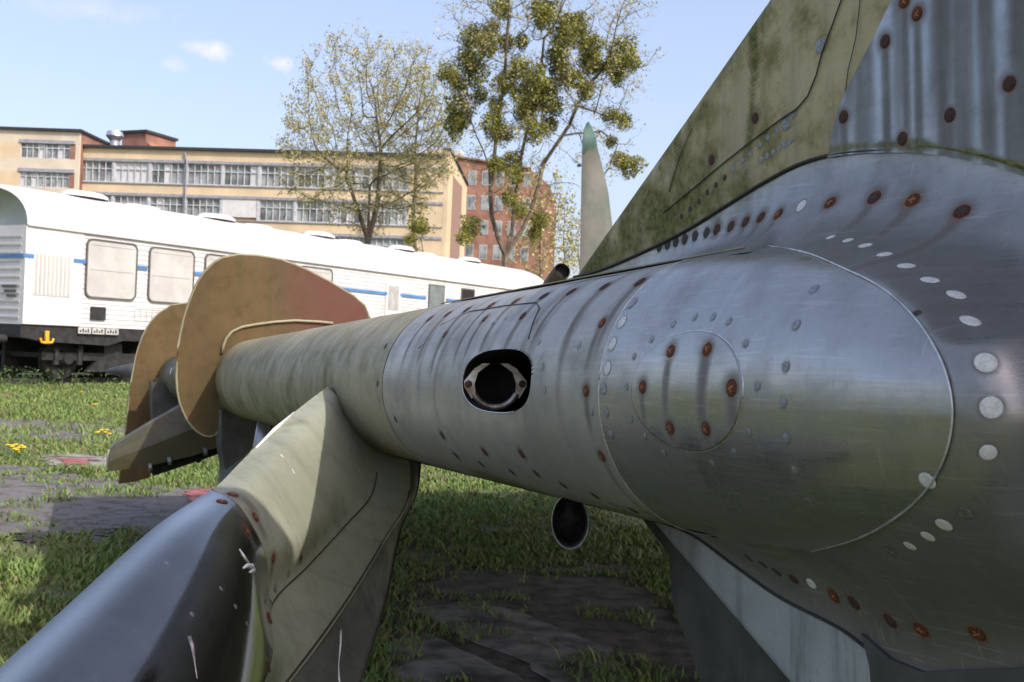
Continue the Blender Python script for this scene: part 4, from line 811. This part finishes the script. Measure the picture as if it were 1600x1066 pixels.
# --- exhaust tube under the wing
ax0 = W(889, 806, 1.33); dirp = DW*.22+VW*.03
ell = []
M['duct'] = simple('duct_metal', (.3, .3, .3), .45, .4, .25, 50, .2)
def elliptube(name, c, dirv, rx, rz, r2, mats):
    e1 = RIGHT.copy(); e1 -= (e1@dirv)/(dirv@dirv)*dirv; e1 /= np.linalg.norm(e1); e2 = np.cross(dirv/np.linalg.norm(dirv), e1); V = []; n_ = 36; rings = [(1.0, 1), (.3, 1), (0, 1), (-.01, .965), (0, .93), (.5, .9), (1., .85)]
    for t_, k_ in rings:
        for q in range(n_): a_ = 2*pi*q/n_; V.append(c+dirv*t_+(e1*rx*cos(a_)+e2*rz*sin(a_))*k_-AO)
    F = [(i*n_+q, i*n_+(q+1) % n_, (i+1)*n_+(q+1) % n_, (i+1)*n_+q) for i in range(len(rings)-1) for q in range(n_)]; F.append(tuple((len(rings)-1)*n_+q for q in range(n_)))
    return obj(name, V, F, mats, craft, True)
ec = W(891, 815, 1.17); dv_ = ray(872, 780); elliptube('drain_duct', ec, dv_/np.linalg.norm(dv_)*.25, .0205, .030, .01, M['duct'])

# --- muzzle inside the hole
hp = cyl(hs0, hp0); hn = cos(hp0)*NW+sin(hp0)*VW; he1 = DW; he2 = np.cross(hn, DW)
V = []; F = []; n_ = 64                              # recess wall
for dpt, k in ((0.0005, 1.0), (.004, 1.02), (.11, 1.45)):
    for q in range(n_):
        a_ = 2*pi*q/n_; ca, sa = cos(a_), sin(a_); rr_ = 1/((abs(ca)**2.6+abs(sa)**2.6)**(1/2.6)); S1 = hs0+hsr*ca*rr_*k; P1_ = hp0+hpr*sa*rr_*k; V.append(cyl(S1, P1_, R0)-hn*dpt-AO)
F = [(i*n_+q, i*n_+(q+1) % n_, (i+1)*n_+(q+1) % n_, (i+1)*n_+q) for i in range(2) for q in range(n_)]+[tuple(2*n_+q for q in range(n_))]
recess = obj('recess', V, F, M['soot'], craft, True)
# clamp ring: centre on pixel ray, facing camera-ish
rcs, rcp = on_cyl(774, 600); rc0 = cyl(rcs, rcp); rd = (rc0-CAM)/np.linalg.norm(rc0-CAM); rc = rc0+rd*.085; cn = rd; PXK = ((rc-CAM)@FWD)/FPX
ce1 = RIGHT-(RIGHT@cn)*cn; ce1 /= np.linalg.norm(ce1); ce2 = np.cross(ce1, cn); ce2 = ce2 if ce2@UP > 0 else -ce2
def ringmesh(c, r0, r1, th, e1, e2, nn_, a0=0, a1=2*pi, n_=40):
    V = []; F = []
    for q in range(n_+1):
        a_ = a0+(a1-a0)*q/n_; rad = cos(a_)*e1+sin(a_)*e2
        for r_, h_ in ((r0, th), (r0, 0), (r1, 0), (r1, th)): V.append(c+rad*r_+nn_*h_-AO)
    for q in range(n_):
        for k in range(4): F.append((q*4+k, q*4+(k+1) % 4, q*4+4+(k+1) % 4, q*4+4+k))
    return V, F
clamp = MB().add(*ringmesh(rc, 32*PXK, 41*PXK, .008, ce1, ce2, cn, radians(205), radians(335))).build('clamp_ring', M['steel'], craft, True)
for sgn in (-1, 1):
    pts_ = [(-8, 32), (-20, 32), (-33, 24), (-49, 4), (-49, -4), (-37, -23), (-31, -14), (-32.5, 0), (-27, 18)]
    MB().prism([rc+cn*.001+(ce1*x_*-sgn+ce2*y_)*PXK-AO for x_, y_ in pts_], cn*.006).build('clamp_lug', M['steel'], clamp)
    cb = rc+(ce1*sgn*42)*PXK; MB().tube([cb-cn*.002-AO, cb-cn*.0005-AO, cb+cn*.002-AO], [.003, .0042, .0042], 12).build('clamp_bolt', M['rust2'], clamp)
MB().add(*ringmesh(rc+cn*.01, 31*PXK, 33*PXK, .08, ce1, ce2, cn)).build('gun_barrel', M['soot'], clamp, True)
MB().add(*ringmesh(rc+cn*.05, 0, 31*PXK, .002, ce1, ce2, cn)).build('bore', M['soot'], clamp)
ringpts = []
for a_ in np.linspace(radians(120), radians(300), 30):
    ca, sa = cos(a_), sin(a_); rr_ = 1/((abs(ca)**2.6+abs(sa)**2.6)**(1/2.6)); ringpts.append(cyl(hs0-hsr*ca*rr_, hp0-hpr*sa*rr_ if False else hp0+hpr*sa*rr_, R0+.0003)-AO)
MB().tube(ringpts, .0007, 5).build('cutout_edge', M['seamlight'], recess)
# --- round access panel on the polished skin
ps, pph = on_cyl(1077, 611); e = on_cyl(1077, 520), on_cyl(1077, 703), on_cyl(990, 611), on_cyl(1163, 611)
ar = (abs(e[2][0]-e[3][0])/2+abs(e[0][1]-e[1][1])/2*R0)/2; ps = (e[2][0]+e[3][0])/2; pph = (e[0][1]+e[1][1])/2
def discpatch(name, s0, p0, rs, rp, lift, mat, nr_=40, na=90, rim=.0016, parent=None):
    V = []; uv = []
    for i in range(nr_+2):
        k = min(i/nr_, 1)
        for q in range(na):
            a_ = 2*pi*q/na; S1 = s0+rs*k*cos(a_); P1_ = p0+rp*k*sin(a_)/R0; V.append(cyl(S1, P1_, R0+.0012+(lift if i <= nr_ else -.001))); uv.append((S1, P1_*R0))
    F = np.array([(i*na+q, i*na+(q+1) % na, (i+1)*na+(q+1) % na, (i+1)*na+q) for i in range(nr_+1) for q in range(na)]); return surf(name, np.array(V), F, mat, np.array(uv), parent=parent)
acc = discpatch('access_panel', ps, pph, abs(e[2][0]-e[3][0])/2, abs(e[0][1]-e[1][1])/2*R0, .0012, M['polish'])
def ringline(name, s0, p0, rs, rp, r, mat, R_, n_=80, a0=0, a1=2*pi, parent=None):
    return polyline(name, [cyl(s0+rs*cos(a_), p0+rp*sin(a_)/R0, R_) for a_ in np.linspace(a0, a1, n_)], r, mat, parent)
ringline('panel_rim', ps, pph, abs(e[2][0]-e[3][0])/2+.0006, abs(e[0][1]-e[1][1])/2*R0+.0006, .0007, M['seamlight'], R0+.0012, parent=acc)
# seams
pg = np.linspace(-1.75, 1.3, 60)
polyline('seam', [cyl(s_seam, p_, R0+.0012) for p_ in pg], .0006, M['seamlight'])
polyline('seam', [cyl(s_kh, p_, R0-.0002) for p_ in pg], .0008, M['groove'])
sm_pts = catmull(np.array([cyl(s_, p_, R0+.0018-SHR*max(0, cos(p_))) for s_, p_ in seam]), 80)
polyline('seam', sm_pts, .0007, M['seamlight'])
polyline('seam', [cyl(s_, 1.3, R0+.0024) for s_ in np.linspace(.75, s_kh, 30)], .0010, M['khaki_pale'])
polyline('panel_gap', [e_+NW*.0012 for e_ in EDGE[4:230:3]], .0016, M['groove'], fairing)
polyline('moss_edge', [e_+NW*.0005+VW*.0035 for e_ in EDGE[150:262:2]], .0034, M['mossy'], fairing)
polyline('panel_gap', [e_+NW*.0012 for e_ in EDGE[290:-3:3]], .0014, M['groove'], fairing)
# fin panel line
fl = [(1036, 333), (1085, 293), (1130, 255), (1175, 220), (1215, 190), (1245, 170), (1262, 150), (1275, 118), (1285, 80), (1300, 40), (1318, -10)]
polyline('panel_gap', [on_u(a_, b_, WU+.0004) for a_, b_ in fl], .0007, M['groove'], finp)
polyline('panel_gap', [on_u(a_, b_, WU+.0004) for a_, b_ in [(1303, 240), (1316, 180), (1325, 110), (1337, 60), (1345, -10)]], .0004, M['groove'], finp)
polyline('panel_gap', [on_u(a_, b_, WU+.0004) for a_, b_ in [(1045, 300), (1062, 240), (1080, 200)]], .0008, M['khaki_pale'], finp)
# rectangular hatch line in gun-bay skin
hp_ = [on_cyl(a_, b_, R0) for a_, b_ in [(655, 545), (690, 508), (735, 487), (790, 478), (838, 473), (843, 482), (833, 505), (826, 530)]]
polyline('panel_gap', [cyl(a_, b_, R0+.0003) for a_, b_ in hp_], .0007, M['groove'])
# pipe stub at the fin foot
c_ = W(876, 425, 1.9); e1d = (W(870, 414, 1.7)-W(884, 440, 1.9)); 
k_ = W(878, 424, 1.8); dr = (CAM-k_)/np.linalg.norm(CAM-k_); dr = dr+np.array([.25, 0, .35]); dr /= np.linalg.norm(dr)
MB().tube([k_-dr*.08-AO, k_-AO, k_+dr*.003-AO], [.014, .0145, .0125], 20, cap=False).build('vent_pipe', M['olive'], craft, True); MB().tube([k_-dr*.07-AO, k_-dr*.01-AO], .0115, 16).build('pipe_bore', M['soot'], craft)

# ------------------------------------------------------------------ screws, dots and rivets
def screwmesh(name, mat, R_=.5, dome=.08, slot=True):
    V = [(0, 0, dome)]; F = []; n_ = 20
    for r_, z in ((.35, dome*.9), (.44, dome*.6), (.5, 0.0)):
        for q in range(n_): V.append((r_*cos(2*pi*q/n_), r_*sin(2*pi*q/n_), z))
    F = [(0, 1+q, 1+(q+1) % n_) for q in range(n_)]+[(1+i*n_+q, 1+(i+1)*n_+q, 1+(i+1)*n_+(q+1) % n_, 1+i*n_+(q+1) % n_) for i in range(2) for q in range(n_)]
    me = mesh(name, V, F, [mat, M['groove']], True)
    if slot:
        b = MB(); b.v = list(V); b.f = list(F); k0 = len(F)
        b.box(-.26, .26, -.045, .045, dome*.8, dome*1.04); b.box(-.045, .045, -.26, .26, dome*.8, dome*1.05)
        me = mesh(name, b.v, b.f, [mat, M['groove']], False)
        for i, p_ in enumerate(me.polygons): p_.material_index = 0 if i < k0 else 1; p_.use_smooth = i < k0
    return me
M['slot'] = simple('orange_rust', (0.42, 0.15, 0.04), 0.85, 0, 0.3, 5)
SM = {'r': screwmesh('rusty', M['rust']), 'd': screwmesh('dull', M['rust2']), 'w': screwmesh('filled', M['filler'], dome=.05, slot=False), 'g': screwmesh('rivet', M['rivet'], dome=.05, slot=False), 'k': screwmesh('dark_rivet', M['groove'], dome=.04, slot=False)}
SM['r'].materials[1] = M['slot']
TREES = []
for o, V, F in SURF['all']:
    TREES.append((o, BVHTree.FromPolygons([tuple(v) for v in V], [tuple(int(i) for i in f) for f in F])))
STAINS = []
def screw(px, py, size, kind='r', name='screw', stain=0.0, wid=1.0):
    r = Vector(ray(px, py)).normalized(); o = Vector(CAM); best = None
    for ob, tr_ in TREES:
        h_ = tr_.ray_cast(o, r, 8)
        if h_[0] is not None and (best is None or h_[3] < best[3]): best = (h_[0], h_[1], ob, h_[3])
    if best is None: return
    loc, nr_, ob, ds = best
    if nr_.dot(r) > 0: nr_ = -nr_
    s_ = bpy.data.objects.new(name, SM[kind]); COL.objects.link(s_); s_.parent = ob
    zr = nr_.to_track_quat('Z', 'Y').to_matrix(); rot = Matrix.Rotation(random.uniform(0, 6.28), 3, 'Z'); s_.rotation_euler = (zr@rot).to_euler()
    s_.location = Vector(loc)+nr_*.0002-Vector(AO); s_.scale = (size,)*3
    STAINS.append((np.array(loc), size, kind, stain, wid, ob.name))
# access panel
for a_, b_, st_, wd_ in ((1048, 549, .8, .8), (1105, 546, 1.2, 1.15), (1004, 605, .45, .7), (1143, 606, .5, 1.0), (1047, 669, .15, .8), (1103, 670, .35, .9)): screw(a_, b_, .0105 if b_ != 606 else .0125, 'r', 'screw', st_, wd_*1.1)
# gun bay
for a_, b_ in ((941, 505), (916, 611), (940, 713)): screw(a_, b_, .0105, 'r', 'screw', .5, .9)
for a_, b_ in ((758, 498), (817, 494), (696, 522)): screw(a_, b_, .0105, 'd', 'screw', .6, .8)
for a_, b_ in ((691, 680), (815, 709), (757, 706), (838, 740), (800, 738), (752, 725), (880, 758), (713, 712), (930, 775), (990, 798)): screw(a_, b_, .011, 'd' if b_ < 720 else 'k')
for a_, b_ in ((1000, 440), (945, 447), (893, 455), (850, 462), (806, 470), (768, 476), (730, 483), (700, 490), (672, 497)): screw(a_, b_+1, .013, 'd', 'screw', .9, .8)
for a_, b_ in ((603, 541), (590, 600), (618, 655)): screw(a_, b_, .010, 'k')
rr = random.Random(3)
for a_, b_ in ((842, 535), (848, 573), (851, 610), (838, 500), (718, 510), (732, 503), (775, 503), (790, 497), (770, 505), (905, 540), (925, 645)): screw(a_, b_, .006, 'g', 'rivet')
for a_, b_, k in ((988, 474, 1.), (972, 504, 1.), (957, 538, 1.), (949, 576, 1.0), (943, 608, .9), (947, 645, .8), (955, 680, .7)): screw(a_, b_, .0115*k, 'w' if 500 < b_ < 590 else 'g', 'filled_screw')
for a_, b_ in ((1086, 496), (1114, 496), (1052, 507), (1139, 502), (1018, 531), (1165, 537), (991, 557), (979, 605), (1183, 604), (1008, 682), (1038, 708), (1170, 675), (1113, 724), (1148, 707), (986, 655)): screw(a_, b_, .006, 'g', 'rivet')
for a_, b_ in ((1272, 452), (1244, 508), (1228, 573), (1224, 630), (1229, 685), (1243, 737), (1265, 785)): screw(a_, b_, .0072, 'g', 'rivet')
for a_, b_ in ((1433, 489),): screw(a_, b_, .005, 'k', 'rivet')
# white filled screws round the bullet
for a_, b_, k in ((1325, 376, .8), (1352, 384, .95), (1382, 398, 1), (1416, 416, 1.1), (1453, 438, 1.1), (1494, 461, 1.1), (1516, 502, 1.15), (1540, 567, 1.1), (1549, 637, 1.1), (1544, 707, .85), (1449, 751, 1.0), (1298, 371, .7), (1475, 820, .95), (1450, 838, .85), (1422, 853, .8)): screw(a_, b_, .0105*k, 'w', 'filled_screw')
for a_, b_ in ((1508, 802), (1390, 862)): screw(a_, b_, .009, 'g', 'filled_screw')
# upper fairing row
for a_, b_, k, st_ in ((1503, 331, 'd', 1.0), (1426, 313, 'r', .6), (1366, 309, 'd', .5), (1297, 317, 'r', 0), (1252, 322, 'w', 0), (1216, 335, 'r', .3), (1189, 340, 'd', .3), (1165, 347, 'd', .1), (1142, 354, 'd', 0), (1120, 359, 'd', 0), (1104, 364, 'k', 0), (1086, 369, 'k', 0), (1070, 374, 'k', 0), (1056, 378, 'k', 0), (1043, 382, 'k', 0), (1030, 386, 'k', 0)): screw(a_, b_, .0125 if a_ > 1300 else .0115, k, 'screw', st_, .9)
# fin panel
for a_, b_, k, st_, w_ in ((1577, 131, 'd', .8, 1.0), (1484, 180, 'd', 1, 1.0), (1410, 217, 'd', 0, 1), (1433, 22, 'r', 1.8, .8), (1413, 2, 'r', 1.6, .8), (1383, 65, 'd', 1.5, .9), (1318, 183, 'd', .9, .9), (1500, -30, 'd', 2.5, 1.6), (1540, -60, 'd', 2.5, 1.3), (1590, -40, 'd', 2.5, 1.5), (1470, -40, 'd', 2.5, 1.2), (1630, -10, 'd', 2.5, 1.6)): screw(a_, b_, .0105, k, 'screw', st_*1.6, w_)
for a_, b_ in ((1282, 72), (1228, 193)): screw(a_, b_, .0125, 'g')
for a_, b_ in ((1180, 185), (1112, 250)): screw(a_, b_, .010, 'd')
for k in range(14): a_ = 1065+k*13.5; screw(a_, 300-(a_-1065)*.72+(k % 3)+38*(1-k/14), .0062, 'g' if k > 5 else 'k', 'rivet')
for k in range(6): screw(1190+k*9, 250-k*6, .006, 'g', 'rivet')
# lower row
for a_, b_, k, st_ in ((1527, 990, 'r', .3), (1439, 984, 'r', .2), (1391, 970, 'd', .1), (1334, 942, 'd', 0), (1303, 931, 'r', 0), (1268, 912, 'w', 0), (1240, 905, 'd', 0), (1214, 894, 'k', 0), (1192, 882, 'k', 0), (1170, 872, 'k', 0)): screw(a_, b_, .0125 if a_ > 1290 else .010, k, 'screw', st_, .9)
# pylon screws
for a_, b_, k, s__ in ((347, 784, 'r', .014), (364, 773, 'r', .014), (385, 830, 'r', .015), (399, 808, 'r', .013), (427, 873, 'r', .011), (421, 966, 'r', .016), (419, 1042, 'd', .014), (451, 898, 'g', .009), (470, 873, 'd', .009), (430, 920, 'g', .009), (492, 852, 'g', .007), (508, 829, 'g', .007), (523, 815, 'g', .007), (538, 800, 'g', .007)): screw(a_, b_, s__, k, 'screw', .3 if k == 'r' else 0)
for a_, b_ in ((345, 920), (368, 948), (386, 975), (300, 1005), (260, 880), (300, 960)): screw(a_, b_, .006, 'g', 'rivet')
for a_, b_, s__ in ((267, 580, .035), (276, 580, .035)): 
    screw(a_, b_, s__, 'w', 'filled_screw')
# paint splash and chips on the polished edge
def on_mesh(px, py, lift=.0004):
    r = Vector(ray(px, py)).normalized(); best = None
    for ob, tr_ in TREES:
        h_ = tr_.ray_cast(Vector(CAM), r, 8)
        if h_[0] is not None and (best is None or h_[3] < best[1]): best = (np.array(h_[0])-np.array(r)*lift, h_[3])
    return best[0] if best else None
def splash(pts, r, name='paint_splash', mat=None):
    P_ = [on_mesh(*p_) for p_ in pts]; P_ = [p_ for p_ in P_ if p_ is not None]
    if len(P_) > 1:
        b = MB().tube([p_-AO for p_ in P_], r, 8); c0_ = np.mean(P_, 0); cc_ = np.array(b.v); dr_ = c0_-CAM; dr_ /= np.linalg.norm(dr_); ctr = np.repeat(np.array(P_)-AO, 8, 0); off = cc_-ctr; off -= np.outer(off@dr_, dr_)*.85; off *= 1+.35*np.sin(np.arange(len(off))*2.7)[:, None]
        obj(name, ctr+off, b.f, mat or M['scrape'], craft, True)
splash([(374, 858), (380, 868), (388, 880)], [.0008, .0016, .0016]); splash([(380, 888), (386, 884), (394, 886), (396, 892), (390, 894)], [.001, .0026, .0036, .003, .001])
splash([(294, 995), (300, 1010), (304, 1035), (308, 1060)], [.002, .0026, .0008, .0005], mat=M['steel']); splash([(532, 985), (532, 1005), (529, 1040), (530, 1066)], [.0016, .0014, .0007, .0016])
splash([(415, 690), (440, 712), (460, 740)], .0008); splash([(368, 722), (400, 700), (430, 670), (460, 645)], [.001, .003, .002, .001], 'paint_chip')
b_ = [on_mesh(a_, c_, .004) for a_, c_ in ((424, 955), (446, 950), (448, 985), (430, 995), (425, 980))]

# ------------------------------------------------------------------ wear attributes on every skin, with painted shade on the lower one
def vnoise(P_, sc_, seed):
    q_ = np.random.default_rng(seed).random((32, 32, 32)); x = P_*sc_; xi = np.floor(x).astype(int); f = x-xi; f = f*f*(3-2*f); out = 0
    for a_ in (0, 1):
        for b__ in (0, 1):
            for c__ in (0, 1):
                out = out+q_[(xi[:, 0]+a_) % 32, (xi[:, 1]+b__) % 32, (xi[:, 2]+c__) % 32]*(f[:, 0] if a_ else 1-f[:, 0])*(f[:, 1] if b__ else 1-f[:, 1])*(f[:, 2] if c__ else 1-f[:, 2])
    return out
for o, V, F in SURF['all']:
    K = len(V); st_ = np.zeros(K); mo = np.zeros(K); ru = np.zeros(K); s_, u_, v_ = suv(V); nm = o.name
    for (L_, size, kind, amt, wd_, on_) in STAINS:
        if on_ != nm: continue
        dl = V-L_; lat = np.abs(dl@DW); drop = -(dl[:, 2]); near = np.linalg.norm(dl, axis=1)
        if kind in 'rd':
            ru = np.maximum(ru, .75*np.exp(-(near/(size*.72))**4)); st_ = np.maximum(st_, .8*np.exp(-(near/(size*.95))**4))
            ru = np.maximum(ru, .42*np.exp(-(lat/(size*.3))**2)*sstep(0, .004, drop)*np.exp(-np.maximum(drop, 0)/(.016+.02*amt))*(near < .12))
        if amt > 0:
            ln = .055*amt+.01; wob = size*.12*np.sin(V[:, 2]*60); w_ = size*.55*wd_
            st_ = np.maximum(st_, .78*np.exp(-((lat+wob*0)/w_)**4)*sstep(-.002, .004, drop)*(1-sstep(ln*.5, ln*1.5, drop))*(near < ln*2.2+.02))
        elif kind in 'wgk': st_ = np.maximum(st_, .55*np.exp(-((near-size*.56)/(size*.10))**2))
    n1 = vnoise(V, 9, 1); n2 = vnoise(V, 30, 2)
    ph_ = np.arctan2(v_, u_)
    if nm.startswith('gun_bay'):
        for k in (0, 1, 3, 4, 6, 7, 9, 11, 12, 14):                        # rain runs from the crown
            sc_ = s_seam+(s_kh-s_seam)*(k+.4+.35*math.sin(k*7.1))/15; w_ = .0035+.007*((k*37) % 5)/5
            st_ = np.maximum(st_, (.2+.42*((k*13) % 7)/7)*np.exp(-((s_-sc_-.012*np.sin(ph_*1.5+k))/w_)**2)*sstep(-.7+.35*math.sin(k*3.3), .5, ph_))
        mo = .85*sstep(-.6, -1.15, ph_)*n1*1.6*(1-sstep(-1.4, -1.6, ph_)); mo = np.maximum(mo, .75*sstep(s_kh-.38, s_kh-.1, s_)*sstep(-.1, -.8, ph_)*n1)
        mo = np.maximum(mo, 1.1*np.exp(-((ph_+1.12)/.07)**2)*np.exp(-((s_-on_cyl(905, 745)[0])/.05)**2))
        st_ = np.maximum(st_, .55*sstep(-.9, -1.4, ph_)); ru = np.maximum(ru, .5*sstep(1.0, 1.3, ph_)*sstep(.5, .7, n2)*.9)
    elif nm.startswith('polished_skin'):
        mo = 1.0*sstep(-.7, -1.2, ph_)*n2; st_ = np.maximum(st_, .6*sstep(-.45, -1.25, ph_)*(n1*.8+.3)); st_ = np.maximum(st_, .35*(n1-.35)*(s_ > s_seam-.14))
    elif nm.startswith('khaki_skin') or nm.startswith('outer'):
        mo = .6*sstep(.5, -1.0, ph_)*n1*1.3*sstep(s_kh, s_kh+.5, s_)+.3*n1; st_ = np.maximum(st_, .4*sstep(-.6, -1.3, ph_))
    elif nm.startswith('crown'):
        mo = .45*n2; ru = .2*n1
    elif nm.startswith('root_fairing'):
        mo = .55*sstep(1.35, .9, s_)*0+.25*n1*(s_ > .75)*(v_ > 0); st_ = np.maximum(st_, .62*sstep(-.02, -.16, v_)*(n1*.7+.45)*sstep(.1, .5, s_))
        for k in range(22):
            sc_ = .35+.045*k+.01*math.sin(k*5); st_ = np.maximum(st_, .17*np.exp(-((s_-sc_)/.006)**2)*(v_ > .1)*(n1+.2))
    elif nm.startswith('fin_skin'):
        le = LEu(v_)-s_; mo = .95*np.exp(-np.maximum(le, 0)/.24)*(.3+.9*n1)+.15*n1
        for k in range(26):
            sc_ = .45+.06*k; mo = np.maximum(mo, (.38+.35*math.sin(k*2.3))*np.exp(-((s_+v_*.35*math.sin(k)-.02*np.sin(v_*15+k)-sc_)/.010)**2)*(le < .4)*(le > .0)*1.1)
    elif nm.startswith('fin_panel'):
        for k in range(19):
            sc_ = .33+.03*k+.012*math.sin(k*4.7); w_ = .006+.008*((k*31) % 7)/7; vb = .2+.06*math.sin(k*9.1)
            st_ = np.maximum(st_, (.55+.35*((k*17) % 5)/5)*np.exp(-((s_-sc_+.02*(v_-.3))/w_)**4)*sstep(vb-.06, vb+.03, v_))
        mo = 1.2*np.exp(-np.abs(v_-np.interp(s_, suv(EDGE[60:230])[0][::-1], suv(EDGE[60:230])[2][::-1])-.004)/.006)*(n2+.3)
    elif nm.startswith('pylon_skin'):
        mo = .45*n1*sstep(.2, .7, n2); 
    elif nm.startswith('polished_edge'):
        ru = np.maximum(ru, .0)
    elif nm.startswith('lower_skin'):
        st_ = np.maximum(st_, .85*sstep(.78, 1.0, s_)+.35*n1)  # far end darkened as painted shadow; the noise term is stain
    ca_ = o.data.color_attributes.new('WearShade', 'FLOAT_COLOR', 'POINT')
    ca_.data.foreach_set('color', np.stack([np.clip(st_, 0, 1), np.clip(mo, 0, 1.3), np.clip(ru, 0, 1), np.ones(K)], 1).astype(np.float32).ravel())

# ------------------------------------------------------------------ sky with a few small clouds
tc = wt.nodes.new('ShaderNodeTexCoord'); nrm = wt.nodes.new('ShaderNodeVectorMath'); nrm.operation = 'NORMALIZE'; wt.links.new(tc.outputs['Generated'], nrm.inputs[0])
def wmath(op, a_, b_=None, clamp=False):
    nd = wt.nodes.new('ShaderNodeMath'); nd.operation = op; nd.use_clamp = clamp
    for i, v in enumerate((a_, b_)):
        if v is None: continue
        if isinstance(v, (int, float)): nd.inputs[i].default_value = v
        else: wt.links.new(v, nd.inputs[i])
    return nd.outputs[0]
noi = wt.nodes.new('ShaderNodeTexNoise'); noi.inputs['Scale'].default_value = 60; noi.inputs['Detail'].default_value = 6; noi.inputs['Roughness'].default_value = .55; wt.links.new(nrm.outputs[0], noi.inputs['Vector'])
acc_ = None
for px, py, wx, wz, amp in ((337, 78, .016, .007, .62), (437, 100, .011, .006, .55), (268, 101, .010, .005, .25), (312, 74, .010, .005, .4), (140, 15, .05, .01, .18), (1050, 260, .05, .02, .0)):
    rr_ = ray(px, py); rr_ = rr_/np.linalg.norm(rr_); sb = wt.nodes.new('ShaderNodeVectorMath'); sb.operation = 'SUBTRACT'; wt.links.new(nrm.outputs[0], sb.inputs[0]); sb.inputs[1].default_value = rr_.tolist()
    ml = wt.nodes.new('ShaderNodeVectorMath'); ml.operation = 'MULTIPLY'; wt.links.new(sb.outputs[0], ml.inputs[0]); ml.inputs[1].default_value = (1/wx, 1/wx, 1/wz)
    ln = wt.nodes.new('ShaderNodeVectorMath'); ln.operation = 'LENGTH'; wt.links.new(ml.outputs[0], ln.inputs[0])
    q_ = wmath('SUBTRACT', 1.25, ln.outputs['Value']); q_ = wmath('ADD', q_, wmath('MULTIPLY', wmath('SUBTRACT', noi.outputs['Fac'], .5), 2.6)); q_ = wmath('MULTIPLY', q_, amp*.9, True)
    acc_ = q_ if acc_ is None else wmath('MAXIMUM', acc_, q_)
mx = wt.nodes.new('ShaderNodeMix'); mx.data_type = 'RGBA'; wt.links.new(acc_, mx.inputs[0]); tn = wt.nodes.new('ShaderNodeMix'); tn.data_type = 'RGBA'; tn.blend_type = 'MULTIPLY'; tn.inputs[0].default_value = 1; wt.links.new(sky.outputs[0], tn.inputs[6]); tn.inputs[7].default_value = (1.1, .98, 1.02, 1); th_ = wt.nodes.new('ShaderNodeMix'); th_.data_type = 'RGBA'; th_.inputs[0].default_value = .3; wt.links.new(tn.outputs[2], th_.inputs[6]); th_.inputs[7].default_value = (2.5, 3.0, 3.7, 1); wt.links.new(th_.outputs[2], mx.inputs[6]); mx.inputs[7].default_value = (4.2, 3.9, 4.0, 1)
wt.links.new(mx.outputs[2], wb.inputs['Color']); wt.links.new(wb.outputs[0], wo.inputs['Surface'])
print('TRIS', sum(len(o.data.loops)-2*len(o.data.polygons) for o in bpy.data.objects if o.type == 'MESH'))
